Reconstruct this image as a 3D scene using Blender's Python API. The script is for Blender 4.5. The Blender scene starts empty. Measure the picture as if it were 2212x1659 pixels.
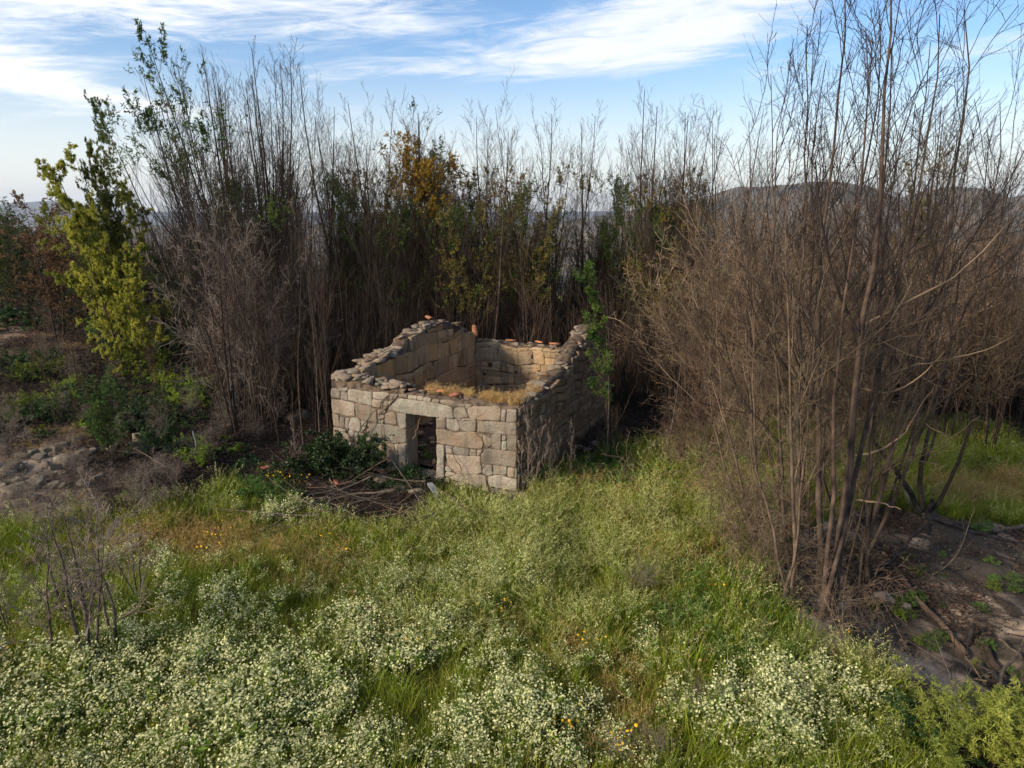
import bpy, math, random
import numpy as np
from mathutils import Vector, Euler, Matrix

SC = bpy.context.scene
COL = SC.collection
R = math.radians

# ------------------------------------------------------------------ camera
CAM_H = 7.4
PITCH = R(13.6)
F = 1733.0 * 2212 / 2500          # focal length in "display" pixels (2212 wide)
CX, CY = 1106.0, 829.5
cam_d = bpy.data.cameras.new("camera")
cam_d.sensor_width = 36
cam_d.lens = 36 * F / 2212
cam_d.clip_start = 0.1
cam_d.clip_end = 30000
cam = bpy.data.objects.new("camera", cam_d)
COL.objects.link(cam)
cam.location = (0, 0, CAM_H)
cam.rotation_euler = (R(90) - PITCH, 0, 0)
SC.camera = cam

# ------------------------------------------------------------------ light
SUN_EL, SUN_AZ = 27.0, -122.0      # azimuth clockwise from +Y
sun_d = bpy.data.lights.new("sun", 'SUN')
sun_d.energy = 3.8
sun_d.angle = R(9)
sun_d.color = (1.0, 0.86, 0.68)
sun = bpy.data.objects.new("sun", sun_d)
COL.objects.link(sun)
_sd = Vector((math.sin(R(SUN_AZ)) * math.cos(R(SUN_EL)), math.cos(R(SUN_AZ)) * math.cos(R(SUN_EL)), math.sin(R(SUN_EL))))
sun.rotation_euler = _sd.to_track_quat('Z', 'Y').to_euler()

world = bpy.data.worlds.new("World")
SC.world = world
world.use_nodes = True
wt = world.node_tree
wt.nodes.clear()
WN, WL = wt.nodes.new, wt.links.new


def wmath(op, a, b=None, c=None):
    n = WN('ShaderNodeMath'); n.operation = op
    for i, v in enumerate((a, b, c)):
        if v is None: continue
        if isinstance(v, (int, float)): n.inputs[i].default_value = v
        else: WL(v, n.inputs[i])
    return n.outputs[0]


sky = WN('ShaderNodeTexSky')
sky.sky_type = 'NISHITA'; sky.sun_disc = False
sky.sun_elevation = R(SUN_EL); sky.sun_rotation = R(SUN_AZ % 360)
sky.altitude = 500; sky.air_density = 1.0; sky.dust_density = 1.0; sky.ozone_density = 1.6
tc = WN('ShaderNodeTexCoord')
sep = WN('ShaderNodeSeparateXYZ'); WL(tc.outputs['Generated'], sep.inputs[0])
az = wmath('ARCTAN2', sep.outputs[0], sep.outputs[1])       # radians, + right
el = wmath('ARCSINE', sep.outputs[2])
# streaky cirrus: coordinates stretched along the horizon and sheared
comb = WN('ShaderNodeCombineXYZ')
sh = wmath('SUBTRACT', el, wmath('MULTIPLY', az, 0.07))
WL(wmath('MULTIPLY', az, 2.6), comb.inputs[0]); WL(wmath('MULTIPLY', sh, 17.0), comb.inputs[1])
nz = WN('ShaderNodeTexNoise'); nz.inputs['Scale'].default_value = 1.3; nz.inputs['Detail'].default_value = 9
nz.inputs['Roughness'].default_value = 0.58; nz.inputs['Distortion'].default_value = 0.9
WL(comb.outputs[0], nz.inputs['Vector'])
nf = WN('ShaderNodeTexNoise'); nf.inputs['Scale'].default_value = 3.4; nf.inputs['Detail'].default_value = 8
nf.inputs['Roughness'].default_value = 0.65; nf.inputs['Distortion'].default_value = 1.5
WL(comb.outputs[0], nf.inputs['Vector'])


def blob(a0, e0, sa, se, slope=0.0):
    """gaussian patch of cloud around a direction (degrees)"""
    da = wmath('DIVIDE', wmath('SUBTRACT', az, R(a0)), R(sa))
    ec = wmath('ADD', wmath('MULTIPLY', wmath('SUBTRACT', az, R(a0)), slope), R(e0))
    de = wmath('DIVIDE', wmath('SUBTRACT', el, ec), R(se))
    s = wmath('ADD', wmath('MULTIPLY', da, da), wmath('MULTIPLY', de, de))
    return wmath('POWER', 2.718, wmath('MULTIPLY', s, -1.0))


cl = None
for (w, a0, e0, sa, se, sl) in [(1.15, -37, 13.0, 15, 3.4, 0.0), (1.0, -35, 8.6, 9, 1.5, -0.12), (.6, -22, 6.6, 9, .7, -.12), (.75, -8, 14.0, 22, 2.6, -.02),
                                (.62, -2, 10.5, 12, .9, .02), (1.2, 11, 11.6, 9.5, 1.7, .12), (1.0, 16, 14.6, 11, 1.6, .1), (.5, 34, 10.5, 7, 1.0, .1),
                                (.5, -60, 12, 22, 8, 0), (.8, 0, 66, 400, 34, 0)]:  # last patch: unseen cloud overhead, added for neutral fill light
    b = wmath('MULTIPLY', blob(a0, e0, sa, se, sl), w)
    cl = b if cl is None else wmath('ADD', cl, b)
dens = wmath('ADD', wmath('MULTIPLY', nz.outputs['Fac'], 2.0), wmath('MULTIPLY', nf.outputs['Fac'], 1.5))
dens = wmath('ADD', wmath('SUBTRACT', dens, 1.98), wmath('MULTIPLY', cl, 0.8))
mr = WN('ShaderNodeMapRange'); mr.interpolation_type = 'SMOOTHSTEP'
mr.inputs['From Min'].default_value = 0.0; mr.inputs['From Max'].default_value = 1.05
mr.inputs['To Max'].default_value = 0.97
WL(dens, mr.inputs['Value'])
ramp = WN('ShaderNodeMix'); ramp.data_type = 'RGBA'
# cloud colour: warm near the sun side, neutral elsewhere
cc = WN('ShaderNodeMix'); cc.data_type = 'RGBA'
cc.inputs['A'].default_value = (6.6, 6.5, 6.35, 1); cc.inputs['B'].default_value = (5.3, 5.45, 5.7, 1)
mz = WN('ShaderNodeMapRange'); mz.inputs['From Min'].default_value = -0.7; mz.inputs['From Max'].default_value = 0.1
WL(az, mz.inputs['Value']); WL(mz.outputs[0], cc.inputs['Factor'])
# bluer sky body, pale horizon
tint = WN('ShaderNodeMix'); tint.data_type = 'RGBA'; tint.blend_type = 'MULTIPLY'; tint.inputs['Factor'].default_value = 1.0
tg = WN('ShaderNodeMix'); tg.data_type = 'RGBA'
tg.inputs['A'].default_value = (1.0, 1.0, 1.05, 1); tg.inputs['B'].default_value = (0.68, 0.82, 0.95, 1)
mh = WN('ShaderNodeMapRange'); mh.inputs['From Min'].default_value = 0.02; mh.inputs['From Max'].default_value = 0.16
mh.interpolation_type = 'SMOOTHSTEP'
WL(el, mh.inputs['Value']); WL(mh.outputs[0], tg.inputs['Factor'])
WL(sky.outputs[0], tint.inputs['A']); WL(tg.outputs['Result'], tint.inputs['B'])
hz = WN('ShaderNodeMix'); hz.data_type = 'RGBA'; hz.inputs['B'].default_value = (5.3, 5.35, 5.1, 1)
mq = WN('ShaderNodeMapRange'); mq.inputs['From Min'].default_value = 0.0; mq.inputs['From Max'].default_value = 0.22; mq.inputs['To Min'].default_value = .85; mq.inputs['To Max'].default_value = 0.0
mq.interpolation_type = 'SMOOTHSTEP'; WL(el, mq.inputs['Value']); WL(mq.outputs[0], hz.inputs['Factor']); WL(tint.outputs['Result'], hz.inputs['A'])
WL(mr.outputs[0], ramp.inputs['Factor']); WL(hz.outputs['Result'], ramp.inputs['A']); WL(cc.outputs['Result'], ramp.inputs['B'])
bg = WN('ShaderNodeBackground'); bg.inputs['Strength'].default_value = 0.125
WL(ramp.outputs['Result'], bg.inputs['Color'])
wo = WN('ShaderNodeOutputWorld'); WL(bg.outputs[0], wo.inputs['Surface'])

SC.view_settings.view_transform = 'Standard'
SC.view_settings.look = 'None'
SC.view_settings.exposure = 0.68
SC.view_settings.gamma = 1.0
SC.cycles.max_bounces = 5
SC.cycles.diffuse_bounces = 3
SC.cycles.glossy_bounces = 1
SC.cycles.transmission_bounces = 3
SC.cycles.volume_bounces = 0
SC.cycles.use_adaptive_sampling = True


# ------------------------------------------------------------------ helpers
def tag(o, label=None, cat=None, group=None, kind=None):
    if label: o['label'] = label
    if cat: o['category'] = cat
    if group: o['group'] = group
    if kind: o['kind'] = kind
    return o


def empty(name, loc=(0, 0, 0), rz=0.0):
    o = bpy.data.objects.new(name, None)
    o.empty_display_size = .2
    COL.objects.link(o); o.location = loc; o.rotation_euler = (0, 0, rz)
    return o


def mk_mesh(name, V, faces, mats=(), mi=None, smooth=True, attrs=None):
    """V (n,3); faces: list of (k,m) index arrays; mi: material index per face array"""
    me = bpy.data.meshes.new(name)
    V = np.asarray(V, dtype=np.float32)
    me.vertices.add(len(V)); me.vertices.foreach_set('co', V.ravel())
    faces = [np.asarray(f, dtype=np.int32) for f in faces if len(f)]
    tot = np.concatenate([np.full(len(f), f.shape[1], dtype=np.int32) for f in faces]) if faces else np.zeros(0, np.int32)
    idx = np.concatenate([f.ravel() for f in faces]) if faces else np.zeros(0, np.int32)
    me.loops.add(len(idx)); me.polygons.add(len(tot))
    st = np.zeros(len(tot), np.int32); st[1:] = np.cumsum(tot)[:-1]
    me.polygons.foreach_set('loop_start', st)
    me.polygons.foreach_set('vertices', idx)
    if mi is not None:
        mi = [m for m, f in zip(mi, faces)] if not isinstance(mi, np.ndarray) else mi
        arr = mi if isinstance(mi, np.ndarray) else np.concatenate([np.full(len(f), m, np.int32) for m, f in zip(mi, faces)])
        me.polygons.foreach_set('material_index', arr.astype(np.int32))
    me.polygons.foreach_set('use_smooth', np.full(len(tot), smooth))
    for m in mats: me.materials.append(m)
    if attrs:
        for k, v in attrs.items():
            v = np.asarray(v, np.float32)
            if v.ndim == 1:
                a = me.attributes.new(k, 'FLOAT', 'POINT'); a.data.foreach_set('value', v)
            else:
                a = me.attributes.new(k, 'FLOAT_COLOR', 'POINT')
                a.data.foreach_set('color', np.concatenate([v, np.ones((len(v), 1), np.float32)], 1).ravel())
    me.update(calc_edges=True)
    return me


class MB:
    """collects vertex/face blocks for one mesh"""
    def __init__(s): s.V = []; s.F = []; s.M = []; s.n = 0; s.A = []
    def add(s, V, F, m=0, a=None):
        V = np.asarray(V, np.float32).reshape(-1, 3)
        for f in (F if isinstance(F, list) else [F]):
            if len(f): s.F.append(np.asarray(f) + s.n); s.M.append(m)
        s.V.append(V); s.n += len(V)
        if a is None: a = np.zeros((len(V), 3))
        a = np.asarray(a, np.float32)
        if a.ndim == 1: a = np.tile(a, (len(V), 1))
        s.A.append(a)
    def mesh(s, name, mats, smooth=True, attr=None):
        return mk_mesh(name, np.concatenate(s.V), s.F, mats, s.M, smooth, {attr: np.concatenate(s.A)} if attr else None)
    def build(s, name, mats, parent=None, smooth=True, attr=None):
        return link(name, s.mesh(name, mats, smooth, attr), parent)


def link(name, me, parent=None, loc=None):
    o = bpy.data.objects.new(name, me); COL.objects.link(o)
    if parent is not None: o.parent = parent
    if loc is not None: o.location = loc
    return o


def unit(v):
    return v / np.maximum(np.linalg.norm(v, axis=-1, keepdims=True), 1e-9)


def tubes(P, r0, r1, s=3, power=1.0):
    """P (N,n,3) polylines -> verts, quads"""
    N, n, _ = P.shape
    T = np.empty_like(P)
    T[:, 1:-1] = P[:, 2:] - P[:, :-2]; T[:, 0] = P[:, 1] - P[:, 0]; T[:, -1] = P[:, -1] - P[:, -2]
    T = unit(T)
    D = unit(P[:, -1] - P[:, 0])
    ref = np.where(np.abs(D[:, 2:3]) > .7, np.array([[1., 0, 0]]), np.array([[0, 0, 1.]]))[:, None, :]
    A = unit(np.cross(T, np.broadcast_to(ref, T.shape))); B = np.cross(T, A)
    t = np.linspace(0, 1, n)[None, :] ** power
    r = (np.asarray(r0).reshape(-1, 1) * (1 - t) + np.asarray(r1).reshape(-1, 1) * t)
    an = np.arange(s) * 2 * np.pi / s
    V = P[:, :, None, :] + r[:, :, None, None] * (np.cos(an)[None, None, :, None] * A[:, :, None, :] + np.sin(an)[None, None, :, None] * B[:, :, None, :])
    base = (np.arange(N) * n * s)[:, None, None] + (np.arange(n - 1) * s)[None, :, None]
    j = np.arange(s)[None, None, :]; k = (np.arange(s) + 1) % s
    k = k[None, None, :]
    Q = np.stack([base + j, base + k, base + s + k, base + s + j], -1).reshape(-1, 4)
    return V.reshape(-1, 3), Q


def grow(P, Rr, k, t0, t1, ang, angsd, L, Lsd, up, wig, n, rr, rg, fall=.5, tip=.35, curve=0.0):
    """children of polylines P (N,m,3); Rr (N,2)"""
    N, m, _ = P.shape
    idx = np.repeat(np.arange(N), k)
    M = len(idx)
    t = t0 + (t1 - t0) * ((np.tile(np.arange(k), N) + rg.random(M)) / k)
    f = np.clip(t * (m - 1), 0, m - 1.001); i = f.astype(int); a = (f - i)[:, None]
    S = P[idx, i] * (1 - a) + P[idx, i + 1] * a
    tan = unit(P[idx, i + 1] - P[idx, i])
    r = rg.normal(size=(M, 3)); pr = unit(r - (r * tan).sum(-1, keepdims=True) * tan)
    th = np.radians(rg.normal(ang, angsd, M))[:, None]
    d = np.cos(th) * tan + np.sin(th) * pr
    plen = np.linalg.norm(P[:, -1] - P[:, 0], axis=-1)[idx]
    ln = plen * L * (1 - fall * t) * np.clip(rg.normal(1, Lsd, M), .3, 1.9)
    r0 = (Rr[idx, 0] * (1 - t) + Rr[idx, 1] * t) * rr * np.clip(ln / (plen * L), .5, 1.1)
    Q = np.empty((M, n, 3)); Q[:, 0] = S
    for j in range(1, n):
        d = unit(d + np.array([0, 0, up / n]) + rg.normal(size=(M, 3)) * wig)
        Q[:, j] = Q[:, j - 1] + d * (ln / (n - 1))[:, None]
    return Q, np.stack([r0, r0 * tip], 1)


def stems(nst, H, spread, lean, r, n, rg, wig=.03, r_tip=.15, foot=.25, outcurve=.4):
    """nst upright stems from a common stool"""
    P = np.empty((nst, n, 3))
    a = rg.random(nst) * 6.283
    b = rg.random(nst) ** .5 * foot
    P[:, 0] = np.stack([np.cos(a) * b, np.sin(a) * b, np.full(nst, -.15)], 1)
    tilt = np.radians(np.abs(rg.normal(0, spread, nst)) + lean)
    d = np.stack([np.cos(a) * np.sin(tilt), np.sin(a) * np.sin(tilt), np.cos(tilt)], 1)
    h = H * rg.uniform(.62, 1.0, nst); h[0] = H
    for j in range(1, n):
        d = unit(d + np.array([0, 0, outcurve / n]) + rg.normal(size=(nst, 3)) * wig)
        P[:, j] = P[:, j - 1] + d * (h / (n - 1))[:, None]
    rr = r * rg.uniform(.55, 1.0, nst) * (h / H)
    return P, np.stack([rr, rr * r_tip], 1)


def leaf_quads(C, D, L, W, rg):
    """diamond leaves at C along D"""
    M = len(C)
    D = unit(D)
    r = rg.normal(size=(M, 3)); S = unit(np.cross(D, r))
    L = L * rg.uniform(.6, 1.2, M)[:, None]; W = W * rg.uniform(.7, 1.2, M)[:, None]
    V = np.stack([C, C + D * L * .45 + S * W * .5, C + D * L, C + D * L * .45 - S * W * .5], 1).reshape(-1, 3)
    return V, np.arange(M * 4).reshape(-1, 4)


# value noise ---------------------------------------------------------
def _h(ix, iy, s):
    n = (ix * 374761393 + iy * 668265263 + s * 2147483647) & 0xffffffff
    n = ((n ^ (n >> 13)) * 1274126177) & 0xffffffff
    return ((n ^ (n >> 16)) & 0xffff) / 65535.0


def vn(x, y, s=0):
    x = np.asarray(x, float); y = np.asarray(y, float)
    ix = np.floor(x).astype(np.int64); iy = np.floor(y).astype(np.int64)
    fx = x - ix; fy = y - iy
    fx = fx * fx * (3 - 2 * fx); fy = fy * fy * (3 - 2 * fy)
    return (_h(ix, iy, s) * (1 - fx) + _h(ix + 1, iy, s) * fx) * (1 - fy) + (_h(ix, iy + 1, s) * (1 - fx) + _h(ix + 1, iy + 1, s) * fx) * fy


def fbm(x, y, s=0, o=4):
    v = 0; a = .5
    for k in range(o):
        v = v + a * vn(x * 2 ** k, y * 2 ** k, s + k); a *= .5
    return v / (1 - .5 ** o)


def ss(x, a, b):
    t = np.clip((x - a) / (b - a), 0, 1); return t * t * (3 - 2 * t)


# ------------------------------------------------------------------ terrain
def hgt(x, y):
    x = np.asarray(x, float); y = np.asarray(y, float)
    z = (fbm(x * .35 + 7, y * .35 + 3, 11, 3) - .5) * .35
    # level pad around the house
    pad = np.exp(-(((x + 1) / 5.5) ** 2 + ((y - 22) / 6.5) ** 2) ** 2)
    z = z * (1 - pad)
    # bank falling away to the right, hollow under the burnt clump
    z = z - .085 * np.clip(x - 3.5, 0, 30) ** 1.1 * ss(y, 6, 12)
    z = z + .5 * np.exp(-(((x - 11) / 4) ** 2 + ((y - 21) / 3.2) ** 2))
    z = z - .55 * np.exp(-(((x - 8.6) / 1.6) ** 2 + ((y - 11.5) / 2.2) ** 2))
    # left terrace
    z = z + .45 * ss(-x, 8.2, 9.6) * ss(y, 15.5, 17.5) + .5 * ss(-x, 9, 16) * ss(y, 20, 26)
    z = z + 1.3 * ss(-x, 10, 20) * ss(y, 22, 36)
    r = np.hypot(x, y)
    fall = ss(r, 52, 260)
    z = z - 46 * fall - 60 * ss(r, 260, 1500)
    z = z + fall * (fbm(x * .004, y * .004, 5, 4) - .5) * 26
    return z


def ray(px, py):
    a = (np.asarray(px, float) - CX) / F; v = (np.asarray(py, float) - CY) / F
    c, s = math.cos(PITCH), math.sin(PITCH)
    return a, c - v * s, -(s + v * c)


def proj(x, y, z):
    c, s = math.cos(PITCH), math.sin(PITCH)
    dz = np.asarray(z, float) - CAM_H
    fwd = y * c - dz * s; upc = y * s + dz * c
    fwd = np.maximum(fwd, .05)
    return CX + F * x / fwd, CY - F * upc / fwd


def gp(px, py, lift=0.0):
    """point of the terrain seen at a display pixel"""
    dx, dy, dz = ray(px, py)
    d = CAM_H / max(.02, -dz)
    for _ in range(30):
        z = float(hgt(dx * d, dy * d)) + lift
        d = d * .5 + .5 * (CAM_H - z) / max(.02, -dz)
    return Vector((dx * d, dy * d, float(hgt(dx * d, dy * d)) + lift))


def at(px, py, Y):
    """point at depth Y seen at a display pixel"""
    dx, dy, dz = ray(px, py)
    return np.array([float(dx / dy * Y), Y, float(CAM_H + dz / dy * Y)])


def inpoly(px, py, poly):
    px = np.asarray(px); py = np.asarray(py); r = np.zeros(px.shape, bool)
    n = len(poly)
    for i in range(n):
        x0, y0 = poly[i]; x1, y1 = poly[(i + 1) % n]
        if y0 == y1: continue
        c = ((y0 > py) != (y1 > py)) & (px < (x1 - x0) * (py - y0) / (y1 - y0) + x0)
        r ^= c
    return r


def blobs(px, py, L):
    v = np.zeros(np.shape(px))
    for (cx, cy, rx, ry, w) in L:
        q = ((px - cx) / rx) ** 2 + ((py - cy) / ry) ** 2
        v = np.maximum(v, w * np.exp(-q ** 1.5))
    return v


# ------------------------------------------------------------------ materials
def mat(name):
    m = bpy.data.materials.new(name); m.use_nodes = True
    nt = m.node_tree; nt.nodes.clear()
    return m, nt, nt.nodes.new, nt.links.new


def simple(name, c0, c1, scale=6.0, rough=.85, rnd=.3, bump=.0, bscale=20., trans=0.0, tcol=None, coords='Object', spec=.2, obj=True):
    """noise-mixed diffuse, with object-random brightness; trans adds translucency for leaves"""
    m, nt, N, L = mat(name)
    tcn = N('ShaderNodeTexCoord'); ns = N('ShaderNodeTexNoise'); ns.inputs['Scale'].default_value = scale; ns.inputs['Detail'].default_value = 5
    L(tcn.outputs[coords], ns.inputs['Vector'])
    mr = N('ShaderNodeMapRange'); mr.inputs['From Min'].default_value = .32; mr.inputs['From Max'].default_value = .68
    L(ns.outputs['Fac'], mr.inputs['Value'])
    mx = N('ShaderNodeMix'); mx.data_type = 'RGBA'; mx.inputs['A'].default_value = (*c0, 1); mx.inputs['B'].default_value = (*c1, 1)
    L(mr.outputs[0], mx.inputs['Factor'])
    col = mx.outputs['Result']
    if rnd:
        oi = N('ShaderNodeObjectInfo'); m2 = N('ShaderNodeMapRange'); m2.inputs['To Min'].default_value = 1 - rnd; m2.inputs['To Max'].default_value = 1 + rnd
        L(oi.outputs['Random'], m2.inputs['Value'])
        hs = N('ShaderNodeHueSaturation'); L(col, hs.inputs['Color']); L(m2.outputs[0], hs.inputs['Value'])
        wn = N('ShaderNodeTexWhiteNoise'); wn.noise_dimensions = '1D'; L(oi.outputs['Random'], wn.inputs['W'])
        m3 = N('ShaderNodeMapRange'); m3.inputs['To Min'].default_value = .5 - .010 * rnd / .3; m3.inputs['To Max'].default_value = .5 + .014 * rnd / .3
        L(wn.outputs['Value'], m3.inputs['Value']); L(m3.outputs[0], hs.inputs['Hue'])
        col = hs.outputs['Color']
    b = N('ShaderNodeBsdfPrincipled'); b.inputs['Roughness'].default_value = rough; b.inputs['Specular IOR Level'].default_value = spec
    L(col, b.inputs['Base Color'])
    if bump:
        n2 = N('ShaderNodeTexNoise'); n2.inputs['Scale'].default_value = bscale; n2.inputs['Detail'].default_value = 6
        L(tcn.outputs[coords], n2.inputs['Vector'])
        bp = N('ShaderNodeBump'); bp.inputs['Strength'].default_value = bump; bp.inputs['Distance'].default_value = .03
        L(n2.outputs['Fac'], bp.inputs['Height']); L(bp.outputs[0], b.inputs['Normal'])
    out = N('ShaderNodeOutputMaterial')
    if trans:
        t = N('ShaderNodeBsdfTranslucent')
        if tcol: t.inputs['Color'].default_value = (*tcol, 1)
        else: L(col, t.inputs['Color'])
        ms = N('ShaderNodeMixShader'); ms.inputs[0].default_value = trans
        L(b.outputs[0], ms.inputs[1]); L(t.outputs[0], ms.inputs[2]); L(ms.outputs[0], out.inputs[0])
    else:
        L(b.outputs[0], out.inputs[0])
    return m


M = {}
M['bark'] = simple('bark_burnt', (.014, .010, .008), (.068, .046, .032), 5, bump=.4, bscale=30)
M['bark_mid'] = simple('bark_mid', (.018, .013, .011), (.11, .075, .05), 3, bump=.5, bscale=30)
M['bark_brown'] = simple('bark_brown', (.06, .042, .030), (.20, .135, .088), 4, bump=.4, bscale=30)
M['twig_dark'] = simple('twig_dark', (.018, .013, .011), (.066, .045, .034), 1.5)
M['twig_brown'] = simple('twig_brown', (.040, .026, .017), (.14, .09, .056), 1.2)
M['twig_tan'] = simple('twig_tan', (.060, .043, .029), (.28, .19, .12), 1.2)
M['twig_grey'] = simple('twig_grey', (.10, .075, .056), (.27, .21, .165), 2)
M['twig_under'] = simple('twig_under', (.020, .0125, .008), (.10, .062, .038), 1.2, rnd=.6)
M['bark_grey'] = simple('bark_grey', (.06, .045, .033), (.18, .138, .105), 9, bump=.5, bscale=40)
M['char'] = simple('charred_wood', (.008, .007, .007), (.05, .042, .038), 8, bump=.6, bscale=30)
M['leaf_green'] = simple('leaf_green', (.030, .065, .010), (.11, .15, .025), 1.0, rough=.6, trans=.35)
M['leaf_olive'] = simple('leaf_olive', (.085, .085, .02), (.28, .20, .045), 1.0, rough=.6, trans=.35)
M['leaf_orange'] = simple('leaf_orange', (.22, .11, .015), (.50, .28, .04), 1.3, rough=.6, trans=.4)
M['leaf_russet'] = simple('leaf_russet', (.07, .035, .018), (.19, .10, .05), .8, rough=.8, trans=.2)
M['leaf_mimdark'] = simple('leaf_mimosa_dark', (.05, .075, .012), (.20, .20, .03), .9, rough=.6, trans=.4, rnd=.05)
M['leaf_mimosa'] = simple('leaf_mimosa', (.15, .17, .022), (.50, .47, .07), .9, rough=.6, trans=.4, rnd=.05)
M['leaf_sage'] = simple('leaf_sage', (.05, .062, .03), (.13, .14, .06), .7, rough=.7, trans=.3)
M['bush_dark'] = simple('bush_dark', (.012, .03, .006), (.05, .095, .018), 3.0, rough=.5, trans=.3, spec=.4)
M['bush_bright'] = simple('bush_bright', (.05, .11, .018), (.14, .22, .045), 3.0, rough=.6, trans=.35)
M['grass'] = simple('grass_green', (.12, .17, .008), (.31, .34, .03), 3.0, rough=.65, trans=.35, rnd=.45)
M['grass_dry'] = simple('grass_dry', (.26, .18, .035), (.50, .36, .10), 3.0, rough=.8, trans=.3, rnd=.35)
M['grass_seed'] = simple('grass_seed_heads', (.30, .31, .09), (.54, .52, .22), 6.0, rough=.8, trans=.3, rnd=.3)
M['straw'] = simple('straw', (.35, .22, .08), (.62, .42, .18), 6.0, rough=.8, trans=.3, rnd=.3)
M['stem'] = simple('plant_stem', (.10, .15, .03), (.22, .27, .07), 6.0, rough=.7, trans=.2, rnd=.4)
M['petal'] = simple('petal_white', (.55, .54, .20), (.88, .85, .50), 30.0, rough=.6, trans=.3, rnd=.12)
M['petal_y'] = simple('petal_yellow', (.75, .36, .01), (.95, .58, .02), 9.0, rough=.6, trans=.3, rnd=.1)
M['tile'] = simple('terracotta', (.22, .08, .045), (.46, .19, .10), 8.0, bump=.3)
M['plank'] = simple('weathered_plank', (.09, .095, .10), (.27, .285, .29), 5.0, bump=.5)
M['weed_pale'] = simple('weed_pale', (.17, .20, .025), (.34, .36, .07), 4.0, rough=.7, trans=.35)
M['litter'] = simple('leaf_litter', (.03, .018, .013), (.11, .066, .045), 4.0, rnd=.5)

# granite with per-stone tone (attribute st: r tone, g ochre, b lichen)
def granite(name, base0, base1, ochre, lich, burn=0.0):
    m, nt, N, L = mat(name)
    tcn = N('ShaderNodeTexCoord'); at_ = N('ShaderNodeAttribute'); at_.attribute_name = 'st'
    sp = N('ShaderNodeSeparateColor'); L(at_.outputs['Color'], sp.inputs[0])
    def noise(sc, det=6, rough=.6):
        n = N('ShaderNodeTexNoise'); n.inputs['Scale'].default_value = sc; n.inputs['Detail'].default_value = det; n.inputs['Roughness'].default_value = rough
        L(tcn.outputs['Object'], n.inputs['Vector']); return n.outputs['Fac']
    def rng_(v, a, b, lo=0., hi=1.):
        r = N('ShaderNodeMapRange'); r.inputs['From Min'].default_value = a; r.inputs['From Max'].default_value = b
        r.inputs['To Min'].default_value = lo; r.inputs['To Max'].default_value = hi; L(v, r.inputs['Value']); return r.outputs[0]
    def mix(f, a, b, t='MIX'):
        x = N('ShaderNodeMix'); x.data_type = 'RGBA'; x.blend_type = t
        for k, v in (('Factor', f), ('A', a), ('B', b)):
            if isinstance(v, tuple): x.inputs[k].default_value = (*v, 1)
            elif isinstance(v, float): x.inputs[k].default_value = v
            else: L(v, x.inputs[k])
        return x.outputs['Result']
    c = mix(rng_(noise(2.2), .35, .65), base0, base1)
    gr = noise(75, 3, .7)
    c = mix(rng_(gr, .42, .60, .0, .75), c, tuple(v * .36 for v in base0))
    c = mix(rng_(noise(19, 6, .75), .50, .66, 0, .6), c, tuple(v * .5 for v in base0))
    c = mix(rng_(noise(48, 2, .5), .60, .68, 0, .6), c, (.72, .66, .56))
    mo = N('ShaderNodeMath'); mo.operation = 'MULTIPLY'; L(sp.outputs[1], mo.inputs[0]); L(rng_(noise(1.6), .38, .62, .3, 1.), mo.inputs[1])
    c = mix(mo.outputs[0], c, ochre, 'MIX')
    ml = N('ShaderNodeMath'); ml.operation = 'MULTIPLY'; L(rng_(noise(5, 8, .7), .50, .66), ml.inputs[0]); L(sp.outputs[2], ml.inputs[1])
    c = mix(ml.outputs[0], c, lich)
    # rain streaks / soot in ragged vertical stains
    mp = N('ShaderNodeMapping'); mp.inputs['Scale'].default_value = (3.2, 3.2, .7); L(tcn.outputs['Object'], mp.inputs[0])
    ns = N('ShaderNodeTexNoise'); ns.inputs['Scale'].default_value = 1.0; ns.inputs['Detail'].default_value = 7; L(mp.outputs[0], ns.inputs['Vector'])
    c = mix(rng_(ns.outputs['Fac'], .52, .72, 0, .55 + burn), c, (.055, .045, .038))
    tone = rng_(sp.outputs[0], 0, 1, .74, 1.2)
    hs = N('ShaderNodeHueSaturation'); L(c, hs.inputs['Color']); L(tone, hs.inputs['Value'])
    b = N('ShaderNodeBsdfPrincipled'); b.inputs['Roughness'].default_value = .9; b.inputs['Specular IOR Level'].default_value = .15
    L(hs.outputs[0], b.inputs['Base Color'])
    ad = N('ShaderNodeMath'); ad.operation = 'MULTIPLY_ADD'; L(noise(9, 8, .65), ad.inputs[0]); ad.inputs[1].default_value = 1.6; L(gr, ad.inputs[2])
    bp = N('ShaderNodeBump'); bp.inputs['Strength'].default_value = 1.0; bp.inputs['Distance'].default_value = .035
    L(ad.outputs[0], bp.inputs['Height']); L(bp.outputs[0], b.inputs['Normal'])
    o = N('ShaderNodeOutputMaterial'); L(b.outputs[0], o.inputs[0])
    return m


M['granite'] = granite('granite', (.33, .27, .205), (.50, .425, .325), (.33, .19, .10), (.33, .36, .27))
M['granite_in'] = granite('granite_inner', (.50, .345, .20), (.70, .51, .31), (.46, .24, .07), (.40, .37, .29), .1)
M['mortar'] = simple('earth_mortar', (.030, .021, .015), (.15, .105, .068), 7, bump=.8, bscale=14, rnd=0)
M['rock'] = granite('field_rock', (.20, .165, .125), (.42, .35, .26), (.30, .20, .11), (.36, .38, .28))
M['granite_brown'] = granite('granite_brown', (.24, .175, .115), (.46, .35, .24), (.34, .18, .08), (.26, .26, .16), 0)


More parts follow.
